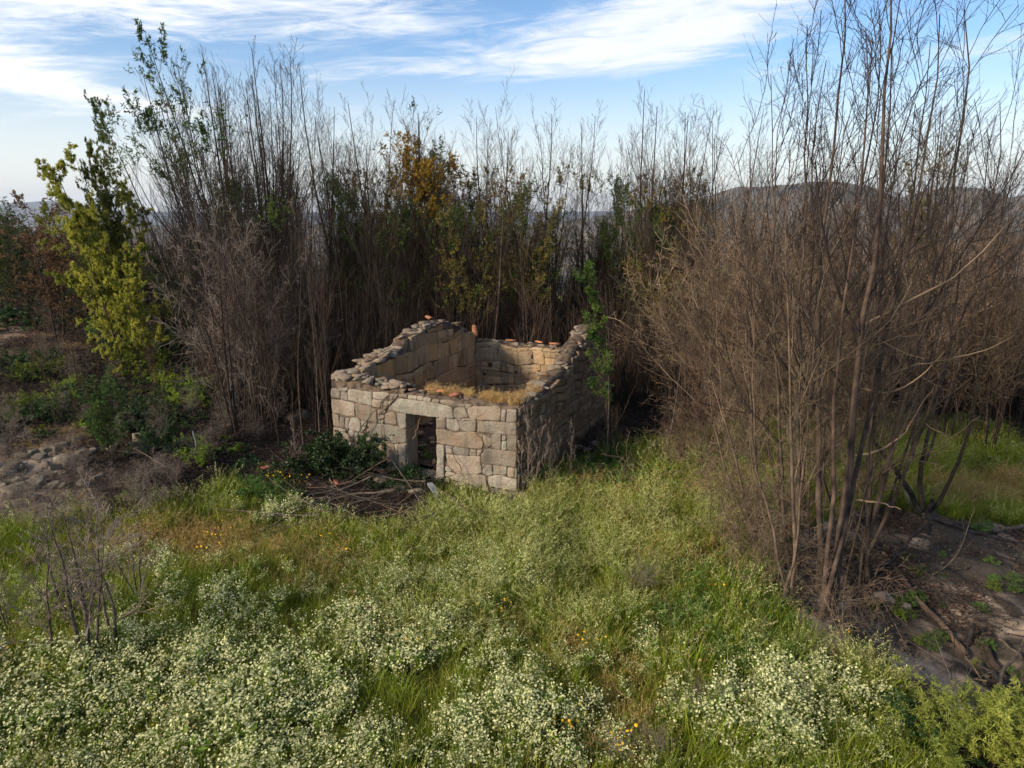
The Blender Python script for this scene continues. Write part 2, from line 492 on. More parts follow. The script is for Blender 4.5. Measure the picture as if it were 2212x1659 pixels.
def ground_mat():
    m, nt, N, L = mat('ground_soil')
    tcn = N('ShaderNodeTexCoord'); at_ = N('ShaderNodeAttribute'); at_.attribute_name = 'gc'
    ns = N('ShaderNodeTexNoise'); ns.inputs['Scale'].default_value = 1.7; ns.inputs['Detail'].default_value = 12; ns.inputs['Roughness'].default_value = .7
    L(tcn.outputs['Object'], ns.inputs['Vector'])
    mr_ = N('ShaderNodeMapRange'); mr_.inputs['From Min'].default_value = .3; mr_.inputs['From Max'].default_value = .7
    mr_.inputs['To Min'].default_value = .45; mr_.inputs['To Max'].default_value = 1.55; L(ns.outputs['Fac'], mr_.inputs['Value'])
    hs = N('ShaderNodeHueSaturation'); L(at_.outputs['Color'], hs.inputs['Color']); L(mr_.outputs[0], hs.inputs['Value'])
    n3 = N('ShaderNodeTexNoise'); n3.inputs['Scale'].default_value = 26; n3.inputs['Detail'].default_value = 5; L(tcn.outputs['Object'], n3.inputs['Vector'])
    m3 = N('ShaderNodeMapRange'); m3.inputs['From Min'].default_value = .60; m3.inputs['From Max'].default_value = .70; m3.inputs['To Max'].default_value = .5
    L(n3.outputs['Fac'], m3.inputs['Value'])
    mx = N('ShaderNodeMix'); mx.data_type = 'RGBA'; mx.inputs['B'].default_value = (.20, .15, .11, 1)
    L(m3.outputs[0], mx.inputs['Factor']); L(hs.outputs[0], mx.inputs['A'])
    b = N('ShaderNodeBsdfPrincipled'); b.inputs['Roughness'].default_value = .95; b.inputs['Specular IOR Level'].default_value = .1
    L(mx.outputs['Result'], b.inputs['Base Color'])
    bp = N('ShaderNodeBump'); bp.inputs['Strength'].default_value = .8; bp.inputs['Distance'].default_value = .08
    L(ns.outputs['Fac'], bp.inputs['Height']); L(bp.outputs[0], b.inputs['Normal'])
    o = N('ShaderNodeOutputMaterial'); L(b.outputs[0], o.inputs[0])
    return m


M['ground'] = ground_mat()

# ------------------------------------------------------------------ zones (as seen on the ground plan)
MEADOW = [(-900, 1175), (250, 1115), (400, 1090), (470, 1050), (640, 1085), (720, 1140), (900, 1140), (930, 1085), (1115, 1078), (1170, 1030),
          (1300, 985), (1460, 960), (1560, 930), (1850, 915), (1900, 890), (2150, 890), (2300, 905), (3000, 905), (3000, 1170), (2230, 1140), (2000, 1110),
          (1870, 1090), (1700, 1150), (1650, 1280), (1760, 1400), (1900, 1440), (2010, 1560), (2060, 1700), (2060, 2600), (-2500, 2600)]
DIRT = [(1700, 1150), (1870, 1090), (2000, 1110), (2230, 1140), (3000, 1170), (3400, 1700), (2400, 1560), (2100, 1540), (2040, 1620), (1900, 1440), (1760, 1400), (1650, 1280)]


def ground_colour(x, y, z):
    px, py = proj(x, y, z)
    n1 = fbm(x * .5, y * .5, 31, 4); n2 = fbm(x * 1.7, y * 1.7, 37, 4)
    c = np.zeros((len(x), 3)); c[:] = (.028, .020, .016)                     # scorched litter under the trees
    litter = ss(n1 + .3 * (n2 - .5), .45, .62)[:, None]
    c = c * (1 - litter) + np.array([.062, .040, .029]) * litter
    def lay(mask, col):
        nonlocal c
        mask = np.clip(mask, 0, 1)[:, None]; c = c * (1 - mask) + np.array(col) * mask
    near = (y > 3) & (y < 60)
    lay(inpoly(px, py, MEADOW) * near, (.075, .062, .022))
    lay(((y < 5.5)).astype(float), (.085, .09, .03))
    lay(inpoly(px, py, DIRT) * near, (.055, .045, .034))
    lay(ss(n2, .50, .60) * inpoly(px, py, DIRT) * near * ss(n1, .36, .5), (.32, .24, .175))
    # pale soil on the left bank
    lay(near * blobs(px, py, [(30, 985, 110, 55, .9), (60, 1080, 150, 40, .6), (-200, 980, 200, 100, .8)]) * (.75 + .9 * (n2 - .3)), (.34, .265, .195))
    lay(near * blobs(px, py, [(60, 730, 200, 40, .9), (250, 690, 110, 25, .9), (-150, 760, 300, 70, .9)]) * (.4 + n2), (.24, .165, .115))
    lay(near * blobs(px, py, [(610, 890, 70, 25, .8), (440, 730, 60, 18, .6)]), (.22, .16, .13))
    lay(near * blobs(px, py, [(2120, 1060, 180, 40, .9), (1350, 1070, 160, 20, .4), (430, 1160, 180, 40, .6)]), (.28, .19, .08))
    lay((y > 34) * blobs(px, py, [(2250, 620, 110, 110, 1), (2400, 600, 160, 110, 1)]), (.34, .36, .07))
    r = np.hypot(x, y)
    far = ss(r, 60, 120)
    fld = fbm(x * .012, y * .012, 71, 4); f2 = fbm(x * .03, y * .03, 77, 4)
    fc = np.where((fld > .56)[:, None], np.array([.20, .21, .06]), np.where((f2 > .55)[:, None], np.array([.11, .095, .055]), np.array([.05, .055, .03])))
    c = c * (1 - far[:, None]) + fc * far[:, None]
    return c


def build_ground():
    # fine sheet near, coarse rings far, one mesh
    rs = np.concatenate([np.linspace(.5, 6, 8), np.arange(6.2, 32, .16), np.geomspace(32, 9000, 110)])
    th = np.concatenate([np.radians(np.arange(-60, 60, .45)), np.radians(np.linspace(60, 300, 60))[:-1]])
    A, Rr = np.meshgrid(th, rs)
    X = Rr * np.sin(A); Y = Rr * np.cos(A); Z = hgt(X, Y)
    ro = fbm(X * 1.8, Y * 1.8, 91, 4) - .5
    Z = Z + ro * (.10 + .28 * ss(X, 7, 9)) * (1 - ss(Rr, 30, 60))
    nr, na = X.shape
    V = np.stack([X, Y, Z], -1).reshape(-1, 3)
    i = np.arange(nr - 1)[:, None] * na; j = np.arange(na)[None, :]; k = (j + 1) % na
    Q = np.stack([i + j, i + k, i + na + k, i + na + j], -1).reshape(-1, 4)
    V = np.concatenate([V, [[0, 0, float(hgt(0, 0))]]]); ci = len(V) - 1
    T = np.stack([np.full(na, ci), (np.arange(na) + 1) % na, np.arange(na)], -1)
    gc = ground_colour(V[:, 0], V[:, 1], V[:, 2])
    o = link('ground', mk_mesh('ground', V, [Q[:, ::-1], T], [M['ground']], None, True, {'gc': gc}))
    tag(o, 'scorched brown hilltop soil with meadow in front of the ruined hut', 'ground', kind='structure')


build_ground()


def build_hills():
    def ridge(name, r0, r1, tab, m, seed, base, label):
        a = np.radians(np.arange(-70, 70, .25)); r = np.linspace(0, 1, 26)
        A, T = np.meshgrid(a, r)
        deg = np.degrees(A)
        el = np.interp(deg, [t[0] for t in tab], [t[1] for t in tab])
        rm = r0 + (r1 - r0) * .6
        top = CAM_H + np.tan(np.radians(el)) * rm
        Rr = r0 + (r1 - r0) * T
        bell = ss(T, 0, .6) * (1 - ss(T, .62, 1.0))
        n = fbm(np.degrees(A) * .7 + 50, T * 6, seed, 5) - .5
        Z = base + (top - base) * bell * (1 + .0 * n) + n * (top - base) * .22 * bell ** .5 * (1 - .75 * np.exp(-((T - .6) / .12) ** 2))
        X = Rr * np.sin(A); Y = Rr * np.cos(A)
        nr, na = X.shape
        i = np.arange(nr - 1)[:, None] * na; j = np.arange(na - 1)[None, :]
        Q = np.stack([i + j, i + na + j, i + na + j + 1, i + j + 1], -1).reshape(-1, 4)
        o = link(name, mk_mesh(name, np.stack([X, Y, Z], -1).reshape(-1, 3), [Q[:, ::-1]], [m]))
        tag(o, label, 'hill', kind='structure')
    def adeg(x): return math.degrees(math.atan((x - CX) / F / math.cos(PITCH)))
    def edeg(y): return (457 - y) / F * 57.3
    pts = [(1300, 462), (1400, 445), (1480, 432), (1560, 410), (1650, 407), (1740, 400), (1830, 410), (1890, 432), (1940, 420), (2000, 411), (2060, 418), (2120, 432), (2170, 422), (2212, 411), (2400, 400), (2700, 430)]
    m1 = simple('hill_scrub', (.045, .05, .04), (.21, .16, .11), .012, rnd=0)
    m2 = simple('far_hill', (.05, .055, .05), (.10, .10, .085), .002, rnd=0)
    ridge('hills', 1300, 3200, [(-70, -.9), (2, -.9)] + [(adeg(x), edeg(y)) for x, y in pts] + [(70, .5)], m1, 3, -110, 'brown rocky hills rising on the right horizon')
    pts2 = [(-100, 450), (120, 440), (190, 436), (260, 450), (340, 456), (500, 458), (700, 456), (900, 459), (1100, 456), (1300, 455), (1500, 450)]
    ridge('hills', 7000, 10500, [(-70, .3)] + [(adeg(x), edeg(y)) for x, y in pts2] + [(70, .2)], m2, 9, -150, 'distant blue ridge on the left horizon')


build_hills()

# ------------------------------------------------------------------ the ruined hut
E1 = np.array([-.916, .401, 0.]); E2 = np.array([.401, .916, 0.])
FR = np.array([.135, 17.75, 0.]); W_, L_, T_ = 5.92, 8.8, .62
UP = np.array([0, 0, 1.])


def wall_frame(o, d, nrm):
    return (np.array(o, float), np.array(d, float), np.array(nrm, float))


def back(px, py, frame):
    """display pixel -> (s,z) on the plane of a wall"""
    o, d, n = frame
    dx, dy, dz = ray(px, py); D = np.array([dx, dy, dz], float); C = np.array([0, 0, CAM_H])
    t = ((o - C) @ n) / (D @ n); P = C + D * t
    return ((P - o) @ d, P[2])


def stone(mb, poly, frame, rg, proud=.04, deep=.12, gap=.012, mi=0, ochre=.3, lich=.4, tone=None):
    """rounded block from an outline (s,z) on a wall frame"""
    o, d, n = frame
    p = np.array(poly, float)
    ar = .5 * np.sum(p[:, 0] * np.roll(p[:, 1], -1) - np.roll(p[:, 0], -1) * p[:, 1])
    if ar < 0: p = p[::-1]
    # round the corners (Chaikin once) and resample
    q = []
    m = len(p)
    for i in range(m):
        a, b = p[i], p[(i + 1) % m]; ln = np.linalg.norm(b - a)
        c = min(.2, .03 / max(ln, .05))
        q.append(a + (b - a) * c)
        k = int(ln / .11)
        for j in range(1, k): q.append(a + (b - a) * (c + (1 - 2 * c) * j / k))
        q.append(b - (b - a) * c)
    q = np.array(q); c0 = q.mean(0)
    ln = np.linalg.norm(q - c0, axis=1, keepdims=True); dirc = (q - c0) / np.maximum(ln, 1e-6)
    jit = rg.normal(0, .009, (len(q), 1))
    q = q - dirc * (gap + jit); ln = np.linalg.norm(q - c0, axis=1, keepdims=True)
    sz = float(ln.mean()); pr = proud * rg.uniform(.3, 1.25)
    rings = []; hs = []
    for sh, h in ((0, -deep), (0, pr * .2), (min(.008, .08 * sz), pr * .65), (min(.025, .2 * sz), pr * .9), (min(.09, .4 * sz), pr), (.65 * sz, pr * 1.05)):
        rings.append(c0 + dirc * np.maximum(ln - sh, ln * .25)); hs.append(h)
    tl = rg.normal(0, .03, 2) * min(1., .16 / max(sz, .05)) ** 1.5
    V = []
    for r_, h in zip(rings, hs):
        hh = h + ((fbm(r_[:, 0] * 7 + 9, r_[:, 1] * 7, 4, 4) - .5) * .065 + ((r_ - c0) @ tl) if h > 0 else 0)
        V.append(o + r_[:, :1] * d + r_[:, 1:] * UP + (np.zeros((len(r_), 1)) + np.reshape(hh, (-1, 1))) * n)
    k = len(q)
    V = np.concatenate(V + [(o + c0[0] * d + c0[1] * UP + n * (pr * 1.05))[None]])
    F_ = []
    i = np.arange(k); j = (i + 1) % k
    for a in range(len(rings) - 1):
        F_.append(np.stack([a * k + i, a * k + j, (a + 1) * k + j, (a + 1) * k + i], -1))
    a = len(rings) - 1
    T = np.stack([a * k + i, a * k + j, np.full(k, len(V) - 1)], -1)
    flip = np.dot(np.cross(d, UP), n) < 0
    Q = np.concatenate(F_)
    if flip: Q = Q[:, ::-1]; T = T[:, ::-1]
    tn = rg.uniform(0, 1) if tone is None else tone
    mb.add(V, [Q, T], mi, np.array([tn, np.clip(rg.normal(ochre, .16), 0, 1), np.clip(rg.normal(lich, .3), 0, 1)]))


def core(mb, frame, prof, th, z0=-.5, mi=1, rec=.0, ends=True):
    """wall body: profile [(s,h)], thickness th behind the face"""
    o, d, n = frame
    ss_ = [p[0] for p in prof]
    s = np.arange(ss_[0], ss_[-1] + .001, .15); s[-1] = ss_[-1]
    h = np.interp(s, ss_, [p[1] for p in prof])
    h = h + (fbm(s * 3, s * 0 + ss_[0], 17, 3) - .5) * .10
    nz = np.linspace(0, 1, 5)
    sec = []
    for t in nz: sec.append(((-rec), z0, t))
    rows = []
    for (u, w) in [(-rec, 0.), (-rec, .5), (-rec, 1.), (-th * .35, 1.015), (-th * .7, 1.01), (-th + rec, 1.), (-th + rec, .5), (-th + rec, 0.)]:
        z = z0 + (h - z0) * w + (fbm(s * 4, s * 0 + u * 9, 3, 3) - .5) * (.09 if w > .9 else 0)
        rows.append(o + s[:, None] * d + z[:, None] * UP + u * n)
    V = np.stack(rows, 1)
    ns, nr, _ = V.shape
    i = np.arange(ns - 1)[:, None] * nr; j = np.arange(nr - 1)[None, :]
    Q = np.stack([i + j, i + nr + j, i + nr + j + 1, i + j + 1], -1).reshape(-1, 4)
    fs = [Q]
    if ends:
        a = np.arange(nr)[None, ::-1]; b = (ns - 1) * nr + np.arange(nr)[None, :]
        fs += [a, b]
    if np.dot(np.cross(d, UP), n) < 0: fs = [f[:, ::-1] for f in fs]
    mb.add(V.reshape(-1, 3), fs, mi, np.array([.4, .5, .1]))


def masonry(mb, frame, s0, s1, prof, rg, hrow=(.26, .5), wst=(.28, 1.0), z0=-.25, mi=0, ochre=.4, lich=.2, proud=.035, holes=(), warp=.13, gap=.012):
    """random rubble courses under a profile"""
    def wp(s, z):
        return (s + (fbm(s * 1.3 + 5, z * 1.3, 41, 2) - .5) * warp * 2, z + (fbm(s * 1.1, z * 1.1 + 8, 43, 2) - .5) * warp * 2.4)
    P = lambda s: np.interp(s, [p[0] for p in prof], [p[1] for p in prof])
    z = z0; top = max(p[1] for p in prof)
    while z < top:
        h = rg.uniform(*hrow); s = s0 - rg.uniform(0, .1)
        while s < s1 - .05:
            w = rg.uniform(*wst) * (1.2 if h > .4 else 1)
            if s + w > s1 - .18: w = s1 - s
            if s + w > s1: w = s1 - s
            cells = [(max(s, s0), s + w, z, z + h)]
            u = rg.random()
            if u < .22 and h > .3:
                f = rg.uniform(.35, .65); cells = [(max(s, s0), s + w, z, z + h * f), (max(s, s0), s + w, z + h * f, z + h)]
            elif u < .34 and w > .5:
                f = rg.uniform(.3, .7); m_ = s + w * f
                cells = [(max(s, s0), m_, z, z + h), (m_, s + w, z, z + h * .5), (m_, s + w, z + h * .5, z + h)]
            nc = []
            for (a, b, c, e) in cells:
                hh = [h_ for h_ in holes if a < h_[0] < b and c < h_[1] < e]
                if hh:
                    hx, hz, hw = hh[0]; l, r__ = max(a, hx - hw / 2), min(b, hx + hw / 2); q0, q1 = max(c, hz - hw / 2), min(e, hz + hw / 2)
                    nc += [(a, l, c, e), (r__, b, c, e)] + ([(l, r__, c, q0)] if q0 - c > .08 else []) + ([(l, r__, q1, e)] if e - q1 > .08 else [])
                else: nc.append((a, b, c, e))
            for (a, b, c, e) in nc:
                if b - a < .06: continue
                ta, tb = P(a) - .02, P(b) - .02
                if min(ta, tb) < c + .08: continue
                k = .035
                pl = [(a + rg.uniform(0, k), c), (b - rg.uniform(0, k), c), (b, c + rg.uniform(0, k)), (b, min(e, tb) - rg.uniform(0, k)), (b - rg.uniform(0, k), min(e, tb)), (a + rg.uniform(0, k), min(e, ta)), (a, min(e, ta) - rg.uniform(0, k)), (a, c + rg.uniform(0, k))]
                pl = [wp(*q) for q in pl]
                pl = [(min(max(q[0], s0), s1), q[1]) for q in pl]
                stone(mb, pl, frame, rg, proud, .1, gap, mi, ochre, lich)
            s += w
        z += h


def rock_verts(rg, size, flat=1.0, nu=9, nv=6, rough=.22):
    u = np.arange(nu) * 2 * np.pi / nu; v = np.linspace(0, np.pi, nv + 2)[1:-1]
    U, Vv = np.meshgrid(u, v)
    D = np.stack([np.cos(U) * np.sin(Vv), np.sin(U) * np.sin(Vv), np.cos(Vv)], -1).reshape(-1, 3)
    D = np.concatenate([D, [[0, 0, 1], [0, 0, -1]]])
    # squarish: push towards a randomly oriented box, add cuts
    q = np.sign(D) * np.abs(D) ** .62; q = q / np.maximum(1e-6, np.max(np.abs(q), axis=1, keepdims=True)) * .55 + q * .45
    r = 1 + rg.normal(0, rough * .35, len(D))
    P = q * r[:, None]
    for _ in range(4):
        n = unit(rg.normal(size=3)); dd = rg.uniform(.55, .85); t = P @ n - dd
        P = P - np.outer(np.maximum(t, 0), n)
    P = P * np.array(size) * np.array([1, 1, flat])
    F_ = []
    for a in range(nv - 1):
        i = np.arange(nu); j = (i + 1) % nu
        F_.append(np.stack([a * nu + i, (a + 1) * nu + i, (a + 1) * nu + j, a * nu + j], -1))
    i = np.arange(nu); j = (i + 1) % nu; tp = nu * nv
    return P, [np.concatenate(F_), np.stack([i, j, np.full(nu, tp)], -1), np.stack([(nv - 1) * nu + j, (nv - 1) * nu + i, np.full(nu, tp + 1)], -1)]


def rotz(P, a):
    c, s = math.cos(a), math.sin(a); return P @ np.array([[c, s, 0], [-s, c, 0], [0, 0, 1]])


def rotx(P, a):
    c, s = math.cos(a), math.sin(a); return P @ np.array([[1, 0, 0], [0, c, s], [0, -s, c]])


def coping(mb, frame, prof, th, rg, n, size=(.10, .26), zj=.05, mi=0, ochre=.55, lich=.25, over=.0):
    o, d, nn = frame
    S0, S1 = prof[0][0], prof[-1][0]
    for i in range(n):
        s = rg.uniform(S0 + .05, S1 - .05); u = -rg.uniform(.04, th - .04)
        if fbm(np.array([s * 1.7 + n]), np.array([u * 2.5]), 61, 2)[0] < .36: continue
        h = np.interp(s, [p[0] for p in prof], [p[1] for p in prof])
        a = size[0] + (size[1] * 1.15 - size[0]) * rg.random() ** 2
        P, F_ = rock_verts(rg, (a, a * rg.uniform(.45, .9), a * rg.uniform(.18, .42)))
        P = rotx(P, rg.normal(0, .18)); P = rotz(P, rg.uniform(0, 6.28))
        c = o + s * d + (h + rg.uniform(-.05, zj * .6)) * UP + u * nn
        mb.add(P + c, F_, mi, np.array([rg.uniform(.0, .7), np.clip(rg.normal(ochre, .2), 0, 1), np.clip(rg.normal(lich, .3), 0, 1)]))


def A_(x, y): return ((800 + x / 6.381) * .8848, (920 + y / 6.381) * .8848)
def B_(x, y): return ((1040 + x / 6.381) * .8848, (960 + y / 6.381) * .8848)


SA = [[(58, 180), (160, 190), (195, 240), (200, 330), (60, 325)], [(165, 180), (320, 165), (310, 225), (210, 228)], [(205, 240), (305, 250), (330, 365), (205, 350)],
      [(325, 195), (480, 200), (690, 240), (692, 455), (500, 405), (330, 360)], [(700, 240), (860, 235), (960, 265), (870, 355), (705, 335)],
      [(700, 345), (860, 370), (850, 490), (705, 460)], [(870, 385), (940, 375), (935, 450), (865, 465)], [(60, 345), (230, 370), (410, 400), (435, 620), (360, 610), (240, 590), (60, 548)],
      [(425, 415), (500, 415), (680, 475), (755, 510), (770, 720), (700, 705), (560, 680), (445, 630)], [(780, 525), (910, 510), (905, 560), (790, 590)],
      [(860, 470), (940, 460), (925, 500), (860, 505)], [(60, 560), (170, 600), (185, 780), (62, 765)], [(190, 625), (260, 640), (270, 795), (190, 795)], [(275, 640), (345, 645), (325, 810), (275, 800)],
      [(360, 640), (470, 640), (510, 700), (495, 850), (330, 810), (325, 770)], [(515, 680), (620, 700), (600, 770), (520, 760)], [(520, 775), (600, 780), (570, 850), (500, 880)],
      [(780, 600), (850, 590), (890, 610), (860, 660), (790, 670)], [(780, 680), (870, 675), (860, 735), (775, 715)], [(905, 560), (1040, 550), (1065, 600), (1070, 750), (960, 735), (900, 720)],
      [(1085, 570), (1222, 565), (1222, 800), (1130, 795), (1085, 740)], [(1000, 505), (1060, 520), (1180, 548), (1170, 562), (1050, 545)],
      [(620, 760), (650, 730), (840, 735), (1060, 770), (1180, 810), (1222, 812), (1222, 1028), (1100, 1020), (700, 935), (615, 910)],
      [(65, 780), (300, 815), (420, 840), (410, 1010), (62, 950)], [(425, 855), (510, 880), (600, 870), (590, 925), (525, 1010), (420, 1000)], [(610, 935), (720, 950), (700, 1030), (600, 1020)],
      [(725, 955), (890, 990), (885, 1015), (720, 985)], [(900, 995), (1100, 1022), (1100, 1035), (900, 1020)], [(700, 1040), (740, 1005), (895, 1025), (910, 1340), (740, 1290)],
      [(915, 1035), (1030, 1040), (1055, 1150), (1100, 1200), (1095, 1380), (1000, 1385), (920, 1350)], [(1040, 1045), (1105, 1045), (1100, 1185), (1060, 1130)],
      [(930, 1370), (1100, 1400), (1100, 1480), (920, 1480)], [(62, 960), (400, 1020), (400, 1250), (62, 1200)], [(410, 1020), (690, 1060), (720, 1280), (410, 1250)],
      [(62, 1210), (400, 1260), (400, 1420), (62, 1400)], [(410, 1265), (900, 1360), (900, 1460), (410, 1430)],
      [(970, 262), (1100, 268), (1080, 318), (985, 365)], [(945, 380), (1040, 350), (955, 450)], [(1112, 268), (1250, 272), (1240, 330), (1110, 308)], [(1262, 282), (1390, 290), (1390, 365), (1252, 340)],
      [(1402, 300), (1500, 310), (1480, 375), (1400, 362)], [(1492, 320), (1610, 340), (1600, 395), (1490, 382)]]
SB = [[(100, 90), (195, 95), (200, 150), (95, 140)], [(215, 105), (330, 100), (615, 180), (600, 215), (420, 205), (235, 158)], [(625, 170), (730, 170), (690, 235), (620, 225)],
      [(450, 230), (600, 225), (650, 300), (655, 385), (540, 390), (440, 370)], [(655, 240), (720, 205), (1130, 200), (1165, 260), (1150, 430), (1000, 425), (700, 400), (655, 320)],
      [(1180, 260), (1255, 255), (1240, 440), (1165, 430)], [(1265, 250), (1415, 260), (1415, 450), (1255, 445)], [(165, 390), (305, 390), (315, 555), (165, 545)],
      [(315, 405), (470, 405), (510, 470), (525, 560), (470, 600), (400, 580), (330, 540)], [(455, 395), (550, 395), (550, 425), (460, 420)], [(560, 398), (770, 398), (775, 410), (560, 422)],
      [(520, 430), (780, 418), (775, 600), (660, 605), (540, 560), (515, 490)], [(830, 435), (1000, 440), (1415, 465), (1415, 655), (1200, 645), (800, 600), (805, 540)],
      [(165, 560), (250, 555), (430, 610), (770, 600), (890, 760), (880, 870), (640, 850), (300, 800), (175, 770)], [(830, 640), (880, 630), (885, 715)], [(890, 640), (1020, 700), (1020, 820), (960, 850), (890, 740)],
      [(1030, 640), (1175, 640), (1170, 880), (1070, 870), (1020, 840)], [(1185, 745), (1255, 750), (1262, 890), (1180, 880)], [(1190, 655), (1250, 665), (1240, 735), (1190, 735)],
      [(1265, 660), (1415, 665), (1415, 900), (1265, 885)], [(310, 815), (415, 830), (420, 935), (310, 930)], [(425, 840), (665, 865), (670, 970), (490, 965), (425, 930)],
      [(680, 870), (775, 875), (780, 975), (680, 970)], [(790, 880), (880, 880), (840, 970), (790, 970)], [(315, 945), (480, 965), (840, 985), (850, 1020), (880, 1240), (780, 1265), (500, 1255), (340, 1120)],
      [(310, 1130), (400, 1200), (370, 1225), (305, 1200)], [(310, 1225), (480, 1250), (350, 1300), (305, 1290)], [(855, 970), (940, 860), (1415, 915), (1415, 1155), (1300, 1140), (860, 1090)],
      [(880, 1095), (935, 1100), (880, 1160)], [(895, 1180), (920, 1105), (1010, 1115), (1040, 1180), (1045, 1260), (960, 1280), (885, 1265)], [(1065, 1120), (1265, 1142), (1240, 1270), (1050, 1270)],
      [(1278, 1150), (1385, 1165), (1370, 1310), (1280, 1320)], [(1392, 1170), (1415, 1175), (1415, 1330), (1382, 1320)], [(370, 1280), (450, 1250), (910, 1275), (940, 1430), (730, 1430), (520, 1380), (370, 1320)],
      [(980, 1290), (1180, 1275), (1260, 1320), (1415, 1340), (1415, 1530), (1300, 1510), (1000, 1450), (975, 1400)], [(420, 1380), (600, 1400), (730, 1450), (720, 1600), (420, 1600)],
      [(745, 1440), (830, 1440), (820, 1600), (740, 1600)], [(870, 1440), (960, 1440), (1000, 1600), (840, 1600)], [(1010, 1480), (1190, 1500), (1180, 1620), (1010, 1600)], [(1190, 1520), (1415, 1560), (1415, 1650), (1190, 1640)],
      [(305, 1310), (360, 1330), (410, 1560), (300, 1560)]]


def build_ruin():
    root = empty('stone_ruin', tuple(FR + E1 * W_ / 2 + E2 * L_ / 2))
    tag(root, 'roofless granite hut ruin with an empty doorway standing before the thicket', 'ruin')
    inv = Vector(-np.array(root.location))
    def bld(mb, name, mats, parent, **k):
        o = mb.build(name, mats, None, **k)
        o.data.transform(Matrix.Translation(inv if parent is root else inv))
        o.parent = parent
        if name == 'rubble_top': o['kind'] = 'stuff'
        return o
    G = [M['granite'], M['mortar'], M['granite_in'], M['granite_brown']]
    rg = np.random.default_rng(5)
    # --- front wall (s runs right -> left)
    ff = wall_frame(FR, E1, -E2)
    ds0 = back(*B_(165, 780), ff)[0]; ds1 = back(*A_(1222, 900), ff)[0]      # door edges
    ztop = back(*B_(300, 380), ff)[1]
    s_l = W_
    prof = [(0, 2.50), (2.0, 2.56), (3.2, 2.62), (4.2, 2.62), (5.0, 2.66), (s_l, 2.72)]
    mb = MB()
    core(mb, ff, [(0.02, 2.46), (ds0 - .02, 2.50)], T_, rec=.008)
    core(mb, ff, [(ds1 + .02, 2.56), (s_l - .02, 2.66)], T_, rec=.008)
    # body over the lintel
    o, d, n = ff
    a, b = ds0 - .02, ds1 + .02
    P = []
    for s in (a, b):
        for (u, z) in ((-.03, ztop + .12), (-.03, 2.50), (-T_ + .02, 2.50), (-T_ + .02, ztop + .12)): P.append(o + s * d + z * UP + u * n)
    mb.add(P, [np.array([[0, 4, 5, 1], [1, 5, 6, 2], [2, 6, 7, 3], [3, 7, 4, 0]])], 1, np.array([.4, .5, .1]))
    for L, fn in ((SA, A_), (SB, B_)):
        for pl in L:
            q = [back(*fn(*p), ff) for p in pl]
            q = [(min(max(s, .0), s_l), z) for s, z in q]
            stone(mb, q, ff, rg, .032, .12, -.005, 0, .30, .45)
    # inner face
    fi = wall_frame(FR + E2 * T_, E1, E2)
    masonry(mb, fi, T_, ds0 - .05, [(T_, 2.4), (ds0, 2.45)], rg, mi=2)
    masonry(mb, fi, ds1 + .05, s_l - T_, [(ds1, 2.5), (s_l, 2.6)], rg, mi=2)
    w = bld(mb, 'wall', G, root, attr='st'); w['label'] = 'front wall of big squared granite blocks around the doorway'
    cb = MB(); coping(cb, ff, [(0.1, 2.50), (3, 2.58), (s_l, 2.72)], T_, rg, 95, (.06, .17), .06)
    coping(cb, ff, [(3.4, 2.64), (s_l, 2.78)], T_ * 1.0, rg, 40, (.09, .22), .08, lich=.4)
    bld(cb, 'rubble_top', G, w, attr='st')
    # lintel
    lb = MB()
    lint = [A_(940, 500), A_(1100, 330), A_(1300, 360), A_(1659, 402), B_(230, 168), B_(400, 212), B_(432, 395), B_(0, 360), A_(1180, 562)]
    stone(lb, [back(*p, ff) for p in lint], ff, rg, .05, T_ - .02, .004, 0, .1, .9, tone=.75)
    bld(lb, 'lintel', G, root, attr='st')
    # jambs: reveal blocks through the wall
    def jamb(s, sgn, zs, name):
        jb = MB()
        fr = wall_frame(FR + E1 * s, E2, E1 * sgn)
        for z0, z1, x0, x1 in zs:
            stone(jb, [(x0, z0), (x1, z0), (x1, z1), (x0, z1)], fr, rg, .02, .1, .005, 0, .3, .3)
        return jb
    zt = back(*A_(1222, 812), ff)[1]; zm = back(*A_(1222, 1028), ff)[1]; zl = back(*A_(1222, 570), ff)[1]
    jb = jamb(ds1, -1, [(zt, zl, .0, .52), (zm, zt, .0, .30), (zm, zt, .32, .6), (-.1, zm, .0, .6)], 'door_jamb')
    bld(jb, 'door_jamb', G, root, attr='st')
    zj = back(*B_(175, 785), ff)[1]; zk = back(*B_(170, 552), ff)[1]; zq = back(*B_(165, 388), ff)[1]
    jb = jamb(ds0, 1, [(-.15, zj, 0, .6), (zj, zk, 0, .6), (zk, zq, 0, .6)], 'door_jamb')
    q = [back(*B_(*p), ff) for p in [(178, 790), (292, 805), (297, 1330), (170, 1350)]]
    stone(jb, q, ff, rg, .05, .12, .004, 0, .1, .5, tone=.7)
    bld(jb, 'door_jamb', G, root, attr='st')
    q = [back(*A_(*p), ff) for p in [(1110, 1040), (1222, 1040), (1222, 1500), (1110, 1500)]]
    jb2 = MB(); stone(jb2, q, ff, rg, .05, .12, .004, 0, .1, .5, tone=.7); bld(jb2, 'door_jamb', G, root, attr='st')
    tb = MB(); stone(tb, [(ds0 + .02, -.1), (ds1 - .02, -.1), (ds1 - .02, .12), (ds0 + .02, .12)], wall_frame(FR - E2 * .0, E1, -E2), rg, .03, T_, .004, 0, .3, .3)
    bld(tb, 'threshold', G, root, attr='st')
